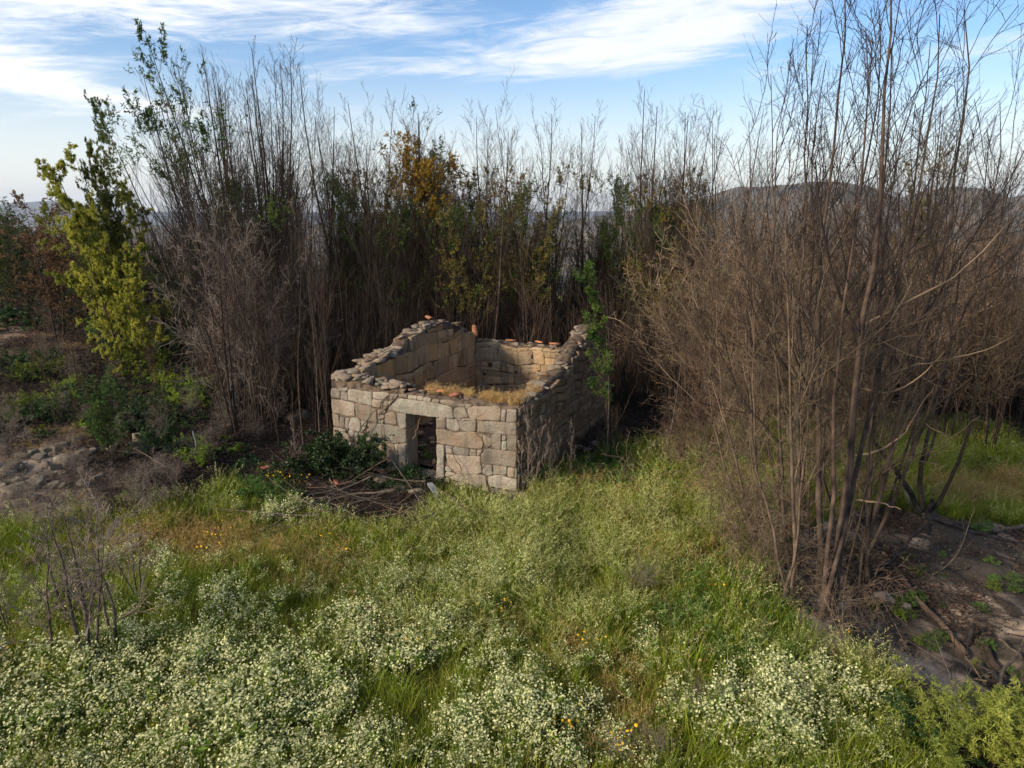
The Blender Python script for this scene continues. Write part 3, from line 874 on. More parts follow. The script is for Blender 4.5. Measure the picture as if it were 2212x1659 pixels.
    # --- left gable wall: s runs front -> back
    LP = [(0, 2.68), (.8, 2.78), (1.41, 2.88), (2.2, 3.06), (2.9, 3.04), (3.2, 3.05), (3.3, 3.38), (4.2, 3.42), (4.9, 3.62), (5.8, 3.62), (6.6, 3.40), (7.3, 3.10), (8.0, 2.75), (8.8, 2.50)]
    FL = FR + E1 * W_
    lo = wall_frame(FL, E2, E1); li = wall_frame(FL - E1 * T_, E2, -E1)
    clip = lambda pr, a, b: [(a, float(np.interp(a, [p[0] for p in pr], [p[1] for p in pr])))] + [p for p in pr if a < p[0] < b] + [(b, float(np.interp(b, [p[0] for p in pr], [p[1] for p in pr])))]
    mb = MB(); core(mb, lo, clip(LP, T_ - .02, L_ - .02), T_, rec=.055)
    masonry(mb, lo, .0, L_, LP, rg, lich=.3)
    hol = [(1.75, 1.55, .16), (4.9, 2.25, .12), (6.1, 2.75, .10), (6.9, 1.9, .12)]
    masonry(mb, li, T_, L_ - T_, LP, rg, hrow=(.34, .62), wst=(.4, 1.3), mi=2, holes=hol, ochre=.45, lich=.15, proud=.03, gap=.006)
    w = bld(mb, 'wall', G, root, attr='st'); w['label'] = 'left gable wall with a broken stepped top'
    cb = MB(); coping(cb, lo, clip(LP, .1, 3.2), T_, rg, 90, (.08, .24), .10); coping(cb, lo, clip(LP, 3.3, 8.7), T_, rg, 120, (.07, .22), .08)
    bld(cb, 'rubble_top', G, w, attr='st')
    # --- right gable wall
    RP = [(0, 2.46), (.8, 2.48), (1.5, 2.42), (2.4, 2.50), (3.4, 2.62), (4.2, 2.74), (4.35, 2.98), (4.6, 3.05), (5.5, 3.32), (6.4, 3.62), (6.9, 3.62), (7.6, 3.1), (8.8, 2.5)]
    ro = wall_frame(FR, E2, -E1); ri = wall_frame(FR + E1 * T_, E2, E1)
    mb = MB(); core(mb, ro, clip(RP, T_ - .02, L_ - .02), T_, rec=.055)
    masonry(mb, ro, .0, L_, RP, rg, hrow=(.20, .40), wst=(.20, .62), ochre=.5, lich=.25, z0=-1.2, proud=.06, warp=.13, mi=3, gap=.016)
    masonry(mb, ri, T_, L_ - T_, RP, rg, mi=2)
    w = bld(mb, 'wall', G, root, attr='st'); w['label'] = 'right gable wall of rougher brown rubble'
    cb = MB(); coping(cb, ro, clip(RP, .3, 4.3), T_, rg, 110, (.08, .22), .08); coping(cb, ro, clip(RP, 4.4, 8.6), T_, rg, 150, (.05, .15), .05, ochre=.5)
    bld(cb, 'rubble_top', G, w, attr='st')
    # --- back wall: s right -> left
    bo = wall_frame(FR + E2 * L_, E1, E2); bi = wall_frame(FR + E2 * (L_ - T_), E1, -E2)
    BP = [(0, 2.5), (2, 2.46), (4, 2.48), (W_, 2.5)]
    mb = MB(); core(mb, bo, clip(BP, 0.02, W_ - .02), T_, rec=.055)
    masonry(mb, bo, 0, W_, BP, rg)
    hol = [(1.9, 1.55, .1), (2.6, 1.45, .12), (3.1, 1.55, .12), (3.6, 1.5, .1), (2.9, 2.0, .12), (4.7, 1.6, .16), (4.9, 1.2, .14)]
    masonry(mb, bi, T_, W_ - T_, BP, rg, hrow=(.36, .6), wst=(.4, 1.2), mi=2, holes=hol, ochre=.3, lich=.25, proud=.03, gap=.006)
    w = bld(mb, 'wall', G, root, attr='st'); w['label'] = 'low back wall pitted with putlog holes'
    cb = MB(); coping(cb, bo, BP, T_, rg, 70, (.07, .18), .03); bld(cb, 'rubble_top', G, w, attr='st')
    # rubble-strewn floor inside
    fb = MB()
    g = np.linspace(0, 1, 24); Sx, Sy = np.meshgrid(g, g)
    X = FR[:2] + np.outer((T_ - .1 + Sx.ravel() * (W_ - 2 * T_ + .2)), E1[:2]) + np.outer((T_ - .1 + Sy.ravel() * (L_ - 2 * T_ + .2)), E2[:2])
    Z = .14 + .22 * fbm(X[:, 0] * 1.5, X[:, 1] * 1.5, 3, 4)
    i = np.arange(23)[:, None] * 24; j = np.arange(23)[None]
    fb.add(np.concatenate([X, Z[:, None]], 1), np.stack([i + j, i + 24 + j, i + j + 25, i + j + 1], -1).reshape(-1, 4)[:, ::-1], 0)
    for _ in range(160):
        a = rg.uniform(.06, .2); P, F_ = rock_verts(rg, (a, a * .7, a * .5)); s, t = rg.uniform(T_, W_ - T_), rg.uniform(T_, L_ - T_)
        fb.add(rotz(P, rg.uniform(0, 6)) + FR + s * E1 + t * E2 + UP * .3, F_, 1, np.array([rg.random(), .4, .1]))
    bld(fb, 'rubble_floor', [M['litter'], M['granite_in']], root, attr='st')
    return root


build_ruin()

# ------------------------------------------------------------------ instanced stuff (grass, flowers, undergrowth)
def make_gn(name, coll):
    ng = bpy.data.node_groups.new(name, 'GeometryNodeTree')
    ng.interface.new_socket('Geometry', in_out='INPUT', socket_type='NodeSocketGeometry')
    ng.interface.new_socket('Geometry', in_out='OUTPUT', socket_type='NodeSocketGeometry')
    N, L = ng.nodes.new, ng.links.new
    gi, go = N('NodeGroupInput'), N('NodeGroupOutput')
    ci = N('GeometryNodeCollectionInfo'); ci.inputs['Collection'].default_value = coll
    ci.inputs['Separate Children'].default_value = True; ci.inputs['Reset Children'].default_value = True
    ip = N('GeometryNodeInstanceOnPoints'); ip.inputs['Pick Instance'].default_value = True
    def na(n, t):
        a = N('GeometryNodeInputNamedAttribute'); a.data_type = t; a.inputs['Name'].default_value = n
        return [s for s in a.outputs if s.enabled and s.name == 'Attribute'][0]
    L(gi.outputs[0], ip.inputs['Points']); L(ci.outputs[0], ip.inputs['Instance'])
    L(na('vid', 'INT'), ip.inputs['Instance Index']); L(na('rot', 'FLOAT_VECTOR'), ip.inputs['Rotation']); L(na('scl', 'FLOAT_VECTOR'), ip.inputs['Scale'])
    L(ip.outputs[0], go.inputs[0])
    return ng


def scatter(name, meshes, P, rg, s0=.8, s1=1.2, tilt=.12, scale=None, zs=None, label='', cat='', rot=None):
    P = np.asarray(P, np.float32)
    if len(P) == 0: return
    coll = bpy.data.collections.new(name + '_kinds')
    for m in meshes:
        coll.objects.link(bpy.data.objects.new(name, m))
    me = bpy.data.meshes.new(name); me.vertices.add(len(P)); me.vertices.foreach_set('co', P.ravel())
    n = len(P)
    vid = rg.integers(0, len(meshes), n).astype(np.int32)
    if rot is None:
        rot = np.stack([rg.normal(0, tilt, n), rg.normal(0, tilt, n), rg.uniform(0, 6.283, n)], 1).astype(np.float32)
    sc = rg.uniform(s0, s1, n)
    if scale is not None: sc = sc * scale
    scl = np.stack([sc, sc, sc * (1 if zs is None else zs)], 1).astype(np.float32)
    a = me.attributes.new('vid', 'INT', 'POINT'); a.data.foreach_set('value', vid)
    a = me.attributes.new('rot', 'FLOAT_VECTOR', 'POINT'); a.data.foreach_set('vector', np.asarray(rot, np.float32).ravel())
    a = me.attributes.new('scl', 'FLOAT_VECTOR', 'POINT'); a.data.foreach_set('vector', scl.ravel())
    o = link(name, me)
    md = o.modifiers.new('scatter', 'NODES'); md.node_group = make_gn(name, coll)
    tag(o, label, cat, kind='stuff')
    return o


def blades(n, h, spread, w, bend, rg, seg=4, flop=.0):
    a = rg.uniform(0, 6.283, n); r = spread * np.sqrt(rg.random(n))
    B = np.stack([np.cos(a) * r, np.sin(a) * r, np.full(n, -.04)], 1)
    az_ = a + rg.normal(0, 1.0, n)
    D = np.stack([np.cos(az_), np.sin(az_), np.zeros(n)], 1)
    H = h * rg.uniform(.45, 1.0, n); bd = bend * rg.uniform(.3, 1.3, n)
    t = np.linspace(0, 1, seg)[None, :, None]
    C = B[:, None] + np.array([0, 0, 1.]) * (H[:, None, None] * (t - flop * t ** 3)) + D[:, None] * (bd * H)[:, None, None] * t ** 2
    S = unit(np.cross(D, [0, 0, 1.]) + rg.normal(0, .4, (n, 3)))[:, None]
    ww = w * (1 - t ** 1.6 * .93) * rg.uniform(.6, 1.2, n)[:, None, None] * .5
    V = np.stack([C - S * ww, C + S * ww], 2).reshape(-1, 3)
    base = (np.arange(n) * seg * 2)[:, None] + (np.arange(seg - 1) * 2)[None]
    Q = np.stack([base, base + 1, base + 3, base + 2], -1).reshape(-1, 4)
    return V, Q, C


def grass_tuft(seed, n, h, spread, w, bend, mats, heads=0, flop=.0, name='grass_tuft'):
    rg = np.random.default_rng(seed); mb = MB()
    V, Q, C = blades(n, h, spread, w, bend, rg, 4, flop); mb.add(V, Q, 0)
    if heads:
        V, Q, C = blades(heads, h * 1.25, spread, w * .5, bend * 1.1, rg, 4, flop); mb.add(V, Q, 0)
        k = 14
        T = np.repeat(C[:, -1], k, 0); D = np.repeat(unit(C[:, -1] - C[:, -2]), k, 0)
        off = np.tile(np.linspace(-.16, .02, k), heads)[:, None]
        V, Q = leaf_quads(T + D * off + rg.normal(0, .008, T.shape), D + rg.normal(0, .55, D.shape), .035, .010, rg)
        mb.add(V, Q, 1)
    return mb.mesh(name, mats)


def radish(seed, h=.75, nfl=1.0, petal=.0150, pm='petal'):
    rg = np.random.default_rng(seed); mb = MB()
    P, Rr = stems(5, h * .7, 16, 3, .005, 4, rg, .08, .6, .05)
    mb.add(*tubes(P, Rr[:, 0], Rr[:, 1], 3), 0)
    P1, R1 = grow(P, Rr, int(5 * nfl), .35, 1, 34, 12, .55, .3, .6, .08, 3, .7, rg, .2, .7)
    P2, R2 = grow(P1, R1, 3, .3, 1, 35, 15, .55, .3, .5, .1, 3, .8, rg, .2, .7)
    mb.add(*tubes(P1, R1[:, 0], R1[:, 1], 3), 0); mb.add(*tubes(P2, R2[:, 0], R2[:, 1], 3), 0)
    # leaves low down
    LP, _ = grow(P, Rr, 11, .03, .95, 60, 20, .30, .3, .2, .1, 3, .5, rg)
    V, Q = leaf_quads(LP[:, 0], LP[:, -1] - LP[:, 0], .15, .05, rg); mb.add(V, Q, 1)
    E = np.concatenate([P2[:, -1], P2[:, 1][::2], P1[:, -1]])
    E = E + rg.normal(0, .008, E.shape)
    n = len(E); nr = unit(rg.normal(0, .5, (n, 3)) + [0, 0, 1]); s = petal * rg.uniform(.55, 1.15, n)
    x = unit(np.cross(nr, rg.normal(size=(n, 3)))); y = np.cross(nr, x)
    for a, b in ((x, y), (y, -x)):
        w = .42
        V = np.stack([E - a * s[:, None] - b * s[:, None] * w * .6 + nr * .004, E - a * s[:, None] + b * s[:, None] * w * .6 + nr * .004, E + a * s[:, None] + b * s[:, None] * w + nr * .006, E + a * s[:, None] - b * s[:, None] * w + nr * .006], 1)
        mb.add(V.reshape(-1, 3) * 1.0, np.arange(n * 4).reshape(-1, 4), 2)
    return mb.mesh('wild_radish', [M['stem'], M['leaf_weed'], M[pm]], False)


M['leaf_weed'] = simple('leaf_weed', (.11, .16, .012), (.26, .32, .045), 4.0, rough=.6, trans=.35, rnd=.4)


def frond(seed, n=12, h=.5, mats=None):
    """lush leafy weed with pinnate fronds"""
    rg = np.random.default_rng(seed); mb = MB()
    P, Rr = stems(n, h, 34, 8, .004, 5, rg, .05, .4, .04, -.5)
    mb.add(*tubes(P, Rr[:, 0], Rr[:, 1], 3), 0)
    LP, _ = grow(P, Rr, 16, .2, 1, 62, 10, .26, .2, .0, .05, 2, .5, rg, .4)
    V, Q = leaf_quads(LP[:, 0], LP[:, -1] - LP[:, 0], .11 * h / .5, .022 * h / .5, rg); mb.add(V, Q, 1)
    return mb.mesh('fern_weed', mats or [M['stem'], M['bush_bright']])


RG = np.random.default_rng(77)


def region_points(n, x0, x1, y0, y1):
    x = RG.uniform(x0, x1, n); y = RG.uniform(y0, y1, n)
    return x, y


def in_ruin(x, y, m=.1):
    r = np.stack([x, y], -1) - FR[:2]
    s = r @ E1[:2]; t = r @ E2[:2]
    return (s > -m) & (s < W_ + m) & (t > -m) & (t < L_ + m)


def meadow():
    x, y = region_points(60000, -19, 21, 6.0, 30)
    z = hgt(x, y); px, py = proj(x, y, z)
    ok = inpoly(px, py, MEADOW) & ~in_ruin(x, y)
    x, y, z, px, py = x[ok], y[ok], z[ok], px[ok], py[ok]
    print('meadow candidates', len(x))
    P = np.stack([x, y, z], 1)
    n1 = fbm(x * .7, y * .7, 201, 3); n2 = fbm(x * 1.5 + 4, y * 1.5, 211, 3); n3 = fbm(x * .4 + 9, y * .4, 221, 3)
    mound = .38 + 1.25 * n1
    flo = blobs(px, py, [(330, 1560, 560, 190, 1), (-300, 1600, 500, 240, 1), (830, 1430, 260, 150, .9), (420, 1330, 420, 60, .55), (1110, 1600, 190, 130, 1), (1700, 1560, 260, 110, 1), (950, 1270, 260, 70, .5),
                         (640, 1120, 100, 25, .7), (340, 1230, 170, 40, .6), (1400, 1420, 200, 60, .35), (1500, 1640, 240, 70, .25), (600, 1700, 500, 160, .8)])
    dry = blobs(px, py, [(440, 1180, 230, 55, .9), (1330, 1060, 220, 35, .7), (2130, 1060, 200, 38, 1.), (700, 1240, 90, 50, .6), (1240, 1400, 70, 60, .5), (1350, 1560, 90, 130, .7), (1500, 1200, 160, 70, .35)])
    seed = blobs(px, py, [(1180, 1190, 300, 110, 1), (1000, 1330, 250, 100, .8), (1400, 1200, 250, 100, .6), (1250, 1350, 300, 120, .5), (1900, 1500, 120, 60, .6), (1450, 1120, 250, 50, .7)])
    frn = blobs(px, py, [(1560, 1330, 140, 90, 1), (1640, 1400, 150, 90, 1), (1320, 1030, 140, 35, .7), (1450, 1000, 160, 30, .5), (2140, 1620, 120, 100, 1)])
    u = RG.random(len(x))
    pf = flo * ss(n2 + .25 * n1, .38, .60)
    rk = u < pf * .34
    # flowers
    tall = np.clip(1 + .25 * (n1 - .5) * 2, .7, 1.3)
    rad = [radish(300 + i, .72, 1.0) for i in range(7)] + [radish(320 + i, .6, .8) for i in range(3)]
    scatter('wild_radish_flowers', rad, P[rk], RG, .75, 1.25, .12, (tall * (.72 + .42 * flo))[rk], None, 'cream white wild radish in bloom across the near meadow', 'wildflowers')
    rest = ~rk
    u2 = RG.random(len(x))
    kd = rest & (u2 < dry * .95 + .08 * ss(n3, .5, .6))
    kf = rest & ~kd & (u2 > 1 - frn * .35)
    kg = rest & ~kd & ~kf & (RG.random(len(x)) < .62 * (1 - .45 * flo))
    ks = kg & (RG.random(len(x)) < seed * .75 + .12)
    kg = kg & ~ks
    G = [grass_tuft(400 + i, 30, .50, .16, .013, .55, [M['grass']]) for i in range(6)] + [grass_tuft(420 + i, 26, .42, .18, .012, .9, [M['grass']], flop=.25) for i in range(3)]
    scatter('meadow_grass', G, P[kg], RG, .7, 1.25, .12, mound[kg], None, 'tall green meadow grass in front of the ruin', 'grass')
    S = [grass_tuft(440 + i, 20, .55, .16, .010, .5, [M['grass'], M['grass_seed']], 12, .12) for i in range(6)]
    scatter('seeding_grass', S, P[ks], RG, .75, 1.25, .1, mound[ks], None, 'pale seeding grass bending in the middle of the meadow', 'grass')
    D = [grass_tuft(460 + i, 30, .32, .15, .009, .6, [M['grass_dry'], M['straw']], 6, .1) for i in range(5)]
    scatter('dry_grass', D, P[kd], RG, .7, 1.2, .15, mound[kd], None, 'dry ochre grass patches in the meadow', 'grass')
    Fm = [frond(480 + i, 11, .5) for i in range(5)]
    scatter('leafy_weeds', Fm, P[kf], RG, .8, 1.4, .1, None, None, 'lush feathery green weeds by the burnt clump', 'weeds')
    # short turf under everything so the soil rarely shows
    x, y = region_points(34000, -19, 21, 6.0, 30); z = hgt(x, y); px, py = proj(x, y, z)
    ok = inpoly(px, py, MEADOW) & ~in_ruin(x, y) & ~(blobs(px, py, [(2110, 1065, 190, 38, 1.), (430, 1175, 200, 40, .8)]) > RG.random(len(x)) + .1)
    x, y, z = x[ok], y[ok], z[ok]
    U = [grass_tuft(500 + i, 26, .24, .2, .013, .9, [M['grass_low']]) for i in range(4)]
    scatter('low_turf', U, np.stack([x, y, z], 1), RG, .7, 1.3, .1, None, None, 'short dull green turf under the meadow plants', 'grass')
    # yellow daisies
    yl = [((215, 1045), 0)]
    pts = []
    for (cx, cy, n) in [(610, 1060, 14), (700, 1215, 4), (470, 1190, 7), (1195, 1045, 9), (1160, 1110, 3), (1140, 1180, 3), (1060, 1340, 3), (880, 1430, 2), (1360, 1640, 5), (1280, 1430, 3), (1530, 1310, 4), (1800, 1390, 2), (2140, 960, 3), (360, 1560, 2), (1260, 1000, 3), (1360, 980, 3), (1230, 1600, 4), (20, 1440, 3)]:
        for _ in range(n):
            q = gp(cx + RG.normal(0, 22), cy + RG.normal(0, 9)); pts.append(tuple(q))
    yf = [daisy(600 + i) for i in range(3)]
    scatter('yellow_daisies', yf, pts, RG, .8, 1.2, .15, None, None, 'small orange yellow daisies dotted through the grass', 'wildflowers')


def daisy(seed):
    rg = np.random.default_rng(seed); mb = MB()
    P, Rr = stems(3, .62, 10, 2, .003, 4, rg, .06, .6, .05)
    mb.add(*tubes(P, Rr[:, 0], Rr[:, 1], 3), 0)
    for E in P[:, -1]:
        k = 10; a = np.arange(k) * 6.283 / k; nr = unit(rg.normal(0, .35, 3) + [0, -.3, 1])
        x = unit(np.cross(nr, [1, .3, 0])); y = np.cross(nr, x); r = .020
        ring = E + (np.cos(a)[:, None] * x + np.sin(a)[:, None] * y) * r * (1 + .15 * (np.arange(k) % 2))[:, None]
        V = np.concatenate([[E + nr * .006], ring]); mb.add(V, np.stack([np.zeros(k, int), 1 + np.arange(k), 1 + (np.arange(k) + 1) % k], -1), 1)
    return mb.mesh('yellow_daisy', [M['stem'], M['petal_y']], False)


M['grass_low'] = simple('grass_low', (.08, .10, .012), (.20, .20, .03), 3.0, rough=.7, trans=.3, rnd=.45)
meadow()

# ------------------------------------------------------------------ trees
def bare_tree(seed, H=12., nst=2, spread=4, r=.055, bark='bark', twig='twig_dark', k1=16, k2=6, k3=4, up=.9, ang=30, low=.22, leaf=None, lrange=(.4, .8), lden=1.0, lsize=(.11, .03), L1=.34, twr=1.0, wig=.035, lean=0, foot=.25, L2=.42, n2=5):
    """returns dict of meshes: trunk, crown, foliage"""
    rg = np.random.default_rng(seed)
    P, Rr = stems(nst, H, spread, lean, r, 12, rg, wig * .6, .12, foot)
    if up > .5: pass
    mt = MB(); mt.add(*tubes(P, Rr[:, 0], Rr[:, 1], 6, .9))
    P1, R1 = grow(P, Rr, k1, low, .98, ang, 8, L1, .3, up, wig, 7, .55, rg, .72)
    P2, R2 = grow(P1, R1, k2, .15, .97, ang, 10, L2, .3, up * .7, wig * 1.3, n2, .6, rg, .4)
    P3, R3 = grow(P2, R2, k3, .1, 1, ang, 12, .5, .35, up * .5, wig * (2 if n2 == 5 else 1.4), 4, .7, rg, .3, .5)
    mc = MB()
    R1 = np.maximum(R1, .004 * twr); R2 = np.maximum(R2, .0042 * twr); R3 = np.maximum(R3, .0036 * twr)
    mc.add(*tubes(P1, R1[:, 0], R1[:, 1], 4)); mc.add(*tubes(P2, R2[:, 0], R2[:, 1], 3)); mc.add(*tubes(P3, R3[:, 0], R3[:, 1], 3))
    out = {'trunk': mt.mesh('trunk', [M[bark]]), 'crown': mc.mesh('crown', [M[twig]]), 'H': float(max(P[..., 2].max(), P2[..., 2].max(), P3[..., 2].max()))}
    if leaf:
        z = P3[:, 0, 2] / H
        w = np.clip(np.minimum((z - lrange[0]) / .08, (lrange[1] - z) / .08), 0, 1) * (vn(P3[:, 0, 0] * 1.1 + 5, P3[:, 0, 2] * .8, seed) > .42)
        kk = rg.random(len(P3)) < w * lden
        Q = P3[kk]
        if len(Q):
            k = 9
            C = np.repeat(Q, k, 0); t = rg.random(len(C)) * (Q.shape[1] - 1.001); i = t.astype(int); a = (t - i)[:, None]
            X = C[np.arange(len(C)), i] * (1 - a) + C[np.arange(len(C)), i + 1] * a
            D = unit(C[:, -1] - C[:, 0]) + rg.normal(0, .7, X.shape) + [0, 0, -.25]
            V, F_ = leaf_quads(X, D, lsize[0], lsize[1], rg)
            ml = MB(); ml.add(V, F_); out['foliage'] = ml.mesh('foliage', [M[leaf]])
    return out


def place_tree(v, loc, H, rz, name, label, cat, group=None, tilt=(0, 0), wx=1.0):
    o = empty(name, tuple(loc)); s = H / v['H']
    o.rotation_euler = (Euler((tilt[0], tilt[1], 0)).to_matrix() @ Euler((0, 0, rz)).to_matrix()).to_euler(); o.scale = (s * wx, s * wx, s)
    for k in ('trunk', 'crown', 'foliage'):
        if k in v:
            c = bpy.data.objects.new(k, v[k]); COL.objects.link(c); c.parent = o
    tag(o, label, cat, group)
    return o


def tree_px(v, pxb, Y, ytop, rz, name, label, group=None, cat='tree', tilt=(0, 0), wx=1.0):
    """stand a tree at depth Y under image column pxb so that its top reaches image row ytop"""
    x = at(pxb, 700, Y)[0]; z = float(hgt(x, Y))
    x = at(pxb, float(proj(x, Y, z)[1]), Y)[0]
    H = max(2., at(pxb, ytop, Y)[2] - z)
    return place_tree(v, (x, Y, z), H, rz, name, label, cat, group, tilt, wx)


V_bare = [bare_tree(10 + i, 12, [1, 2, 3, 2, 1, 2][i], 5, .095, k1=[18, 14, 11, 15, 20, 14][i], k2=6, k3=3, low=.34, wig=.055, ang=34) for i in range(6)]
V_olive = [bare_tree(30 + i, 11, 2, 5, .06, twig='twig_brown', k1=17, leaf='leaf_olive', lrange=(.38, .95), lden=.95, lsize=(.15, .045), L1=.38) for i in range(3)]
V_green = [bare_tree(40 + i, 11, 2, 5, .06, twig='twig_dark', k1=17, leaf='leaf_green', lrange=(.38, .88), lden=1., lsize=(.15, .045), L1=.38) for i in range(3)]
V_orange = [bare_tree(50 + i, 11, 4, 5, .06, twig='twig_brown', k1=22, leaf='leaf_orange', lrange=(.66, 1.0), lden=1., lsize=(.18, .06), L1=.36) for i in range(2)]
V_tip = [bare_tree(60 + i, 13, 3, 5, .08, twig='twig_dark', k1=16, k3=3, leaf='leaf_green', lrange=(.66, 1.1), lden=1., lsize=(.15, .045), low=.3, wig=.05) for i in range(2)]
V_brown = [bare_tree(70 + i, 9, 3, 6, .06, bark='bark', twig='twig_brown', k1=12, k2=4, k3=3, low=.15, L1=.3, wig=.06) for i in range(4)]
# dense tangles
V_tan = [bare_tree(80 + i, 6.5, 10, 10, .032, bark='bark_brown', twig='twig_tan', k1=12, k2=6, k3=3, up=.45, ang=44, low=.26, L1=.38, wig=.13, foot=.9, twr=1.6, L2=.55, n2=8) for i in range(5)]
for k in (1, 3): V_tan[k]['crown'].materials[0] = M['twig_brown']; V_tan[k]['trunk'].materials[0] = M['bark_mid']
V_dead = [bare_tree(90 + i, 5, 8, 17, .022, bark='bark_grey', twig='twig_grey', k1=11, k2=6, k3=4, up=.1, ang=46, low=.12, L1=.42, wig=.10, foot=.4) for i in range(3)]

rt = np.random.default_rng(2024)
DEG = 6.283
LBL = {'bare': ('slender leafless scorched tree in the dense thicket behind the ruin', 'bare trees of the thicket'),
       'olive': ('thin tree keeping sparse olive leaves in the thicket', 'sparsely leafed trees of the thicket'),
       'green': ('thin tree with dark green leaves halfway up in the thicket', 'green leafed trees of the thicket'),
       'brown': ('low twiggy brown leafless tree filling the thicket', 'low brown trees of the thicket')}


def hero(v, pxb, Y, ytop, label, tilt=(0, 0), wx=1.0, rz=None, name='bare_tree', cat='tree'):
    return tree_px(v, pxb, Y, ytop, rt.uniform(0, DEG) if rz is None else rz, name, label, None, cat, tilt, wx)


# named trees along the skyline
hero(V_bare[1], 535, 31, 85, 'tall bare tree left of centre, its fine tips just right of the leaning leafy tree')
hero(V_bare[0], 612, 30, 62, 'tallest bare tree of the left group, twin wand-like tips touching the cloud')
hero(V_bare[3], 578, 32, 110, 'bare tree standing between the two tallest wands of the left group')
hero(V_bare[2], 712, 31, 140, 'feathery bare tree with many upright stems left above the ruin')
hero(V_bare[4], 745, 33, 170, 'bare tree crowding the right side of the many-stemmed feathery one')
hero(V_bare[5], 842, 34, 190, 'isolated bare spire between the feathery tree and the orange-leaved ones')
hero(V_orange[0], 905, 32, 235, 'tree with rusty orange leaves, left of the orange pair', name='orange_leaved_tree')
hero(V_orange[1], 970, 31, 262, 'tree with the brightest orange leaves of the thicket', name='orange_leaved_tree')
hero(V_tip[1], 925, 37, 215, 'tree with small dark leaves at its tip above the orange foliage', name='leafy_topped_tree')
hero(V_green[0], 1022, 33, 225, 'narrow dark green tree right of the orange pair', name='green_leaved_tree')
hero(V_bare[0], 1075, 34, 205, 'bare pointed tree left of the single tall spire')
hero(V_bare[4], 1158, 32, 148, 'single tallest bare spire in the middle of the skyline')
hero(V_olive[0], 1200, 33, 262, 'broad olive brown crown right beneath the middle spire', name='olive_leaved_tree')
hero(V_bare[1], 1262, 33, 245, 'bare tree right of the olive brown crown')
hero(V_bare[4], 1312, 36, 232, 'thin bare whip with a forked tip right of the centre')
hero(V_green[1], 1335, 35, 262, 'slim tree with green drooping leaves beside the thin whip', name='green_leaved_tree')
hero(V_bare[0], 1424, 34, 205, 'bare spire rising from the rounded green crown right of centre')
hero(V_green[2], 1405, 33, 290, 'rounded green crown right of centre on the skyline', name='green_leaved_tree')
hero(V_bare[3], 1490, 30, 205, 'bare forked tree right of the rounded green crown')
hero(V_bare[5], 1585, 30, 222, 'bare tree midway between the green crown and the tall right clump')
hero(V_green[0], 620, 28, 235, 'tree with a column of dark green leaves in the left group', name='green_leaved_tree')
hero(V_green[1], 530, 29, 260, 'tree with patchy green leaves behind the pale dead tangle', name='green_leaved_tree')
# leaning left group
hero(V_tip[0], 585, 27, 20, 'tall tree leaning left with dark leaf clusters at its tips', tilt=(0, -.13), name='leaning_tree')
hero(V_tip[1], 560, 28, 55, 'second leaning tree, leaf clusters lower and further left', tilt=(0, -.24), name='leaning_tree')
hero(V_tip[0], 480, 27, 170, 'thin tree leaning left between the yellow mimosa and the leafy tips', tilt=(0, -.20), name='leaning_tree')
hero(V_bare[2], 520, 26, 110, 'bare leaning tree behind the leaning leafy pair', tilt=(0, -.10), name='leaning_tree')

for i, (px, yt, Yy) in enumerate([(1530, 250, 30), (1560, 215, 33), (1620, 260, 29), (1655, 190, 31), (1690, 240, 34), (1720, 160, 30), (1460, 270, 32), (1600, 300, 35), (2190, 340, 30), (2140, 300, 33)]):
    tree_px(V_bare[i % 6], px, Yy, yt, rt.uniform(0, DEG), 'bare_tree', 'bare dark spire in the row before the right hills', 'bare spires before the right hills')
for i in range(20):
    px = rt.uniform(450, 770); tree_px(V_bare[i % 6], px, rt.uniform(29, 37), rt.uniform(70, 260), rt.uniform(0, DEG), 'bare_tree', 'slender leafless scorched tree in the tall group left above the ruin', 'bare trees left above the ruin', tilt=(0, rt.normal(-.05, .03)))
for i in range(16):
    tree_px(V_bare[i % 6], rt.uniform(780, 1560), rt.uniform(28.5, 33), rt.uniform(180, 300), rt.uniform(0, DEG), 'bare_tree', LBL['bare'][0], LBL['bare'][1], tilt=(0, rt.normal(0, .03)))
# random thicket
def skyline(px):
    return np.interp(px, [200, 330, 430, 520, 640, 720, 860, 1000, 1150, 1300, 1450, 1600, 1700, 1800, 2000, 2100, 2200, 2400], [430, 400, 300, 190, 150, 190, 290, 300, 270, 300, 310, 290, 240, 150, 130, 250, 390, 420])


cnt = 0
while cnt < 150:
    px = rt.uniform(360, 2330); Y = rt.uniform(27.5, 50)
    if 1880 < px and Y < 30: continue
    x = at(px, 700, Y)[0]
    if in_ruin(np.array([x]), np.array([Y]), .5)[0]: continue
    yt = skyline(px) + rt.uniform(0, 170) + (40 if px > 1500 else 0)
    u = rt.random()
    if 760 < px < 1480: kd = 'olive' if u < .38 else 'green' if u < .58 else 'brown' if u < .7 else 'bare'
    elif px < 760: kd = 'green' if u < .12 else 'olive' if u < .2 else 'brown' if u < .5 else 'bare'
    else: kd = 'olive' if u < .05 else 'brown' if u < .55 else 'bare'
    if kd == 'brown': yt = max(yt, 330) + rt.uniform(0, 80)
    v = {'bare': V_bare, 'olive': V_olive, 'green': V_green, 'brown': V_brown}[kd]
    l, g = LBL[kd]
    tree_px(v[rt.integers(len(v))], px, Y, yt, rt.uniform(0, DEG), {'bare': 'bare_tree', 'olive': 'olive_leaved_tree', 'green': 'green_leaved_tree', 'brown': 'twiggy_tree'}[kd], l, g, tilt=(rt.normal(0, .03), rt.normal(0, .04) - (.12 if px < 560 else 0)))
    cnt += 1

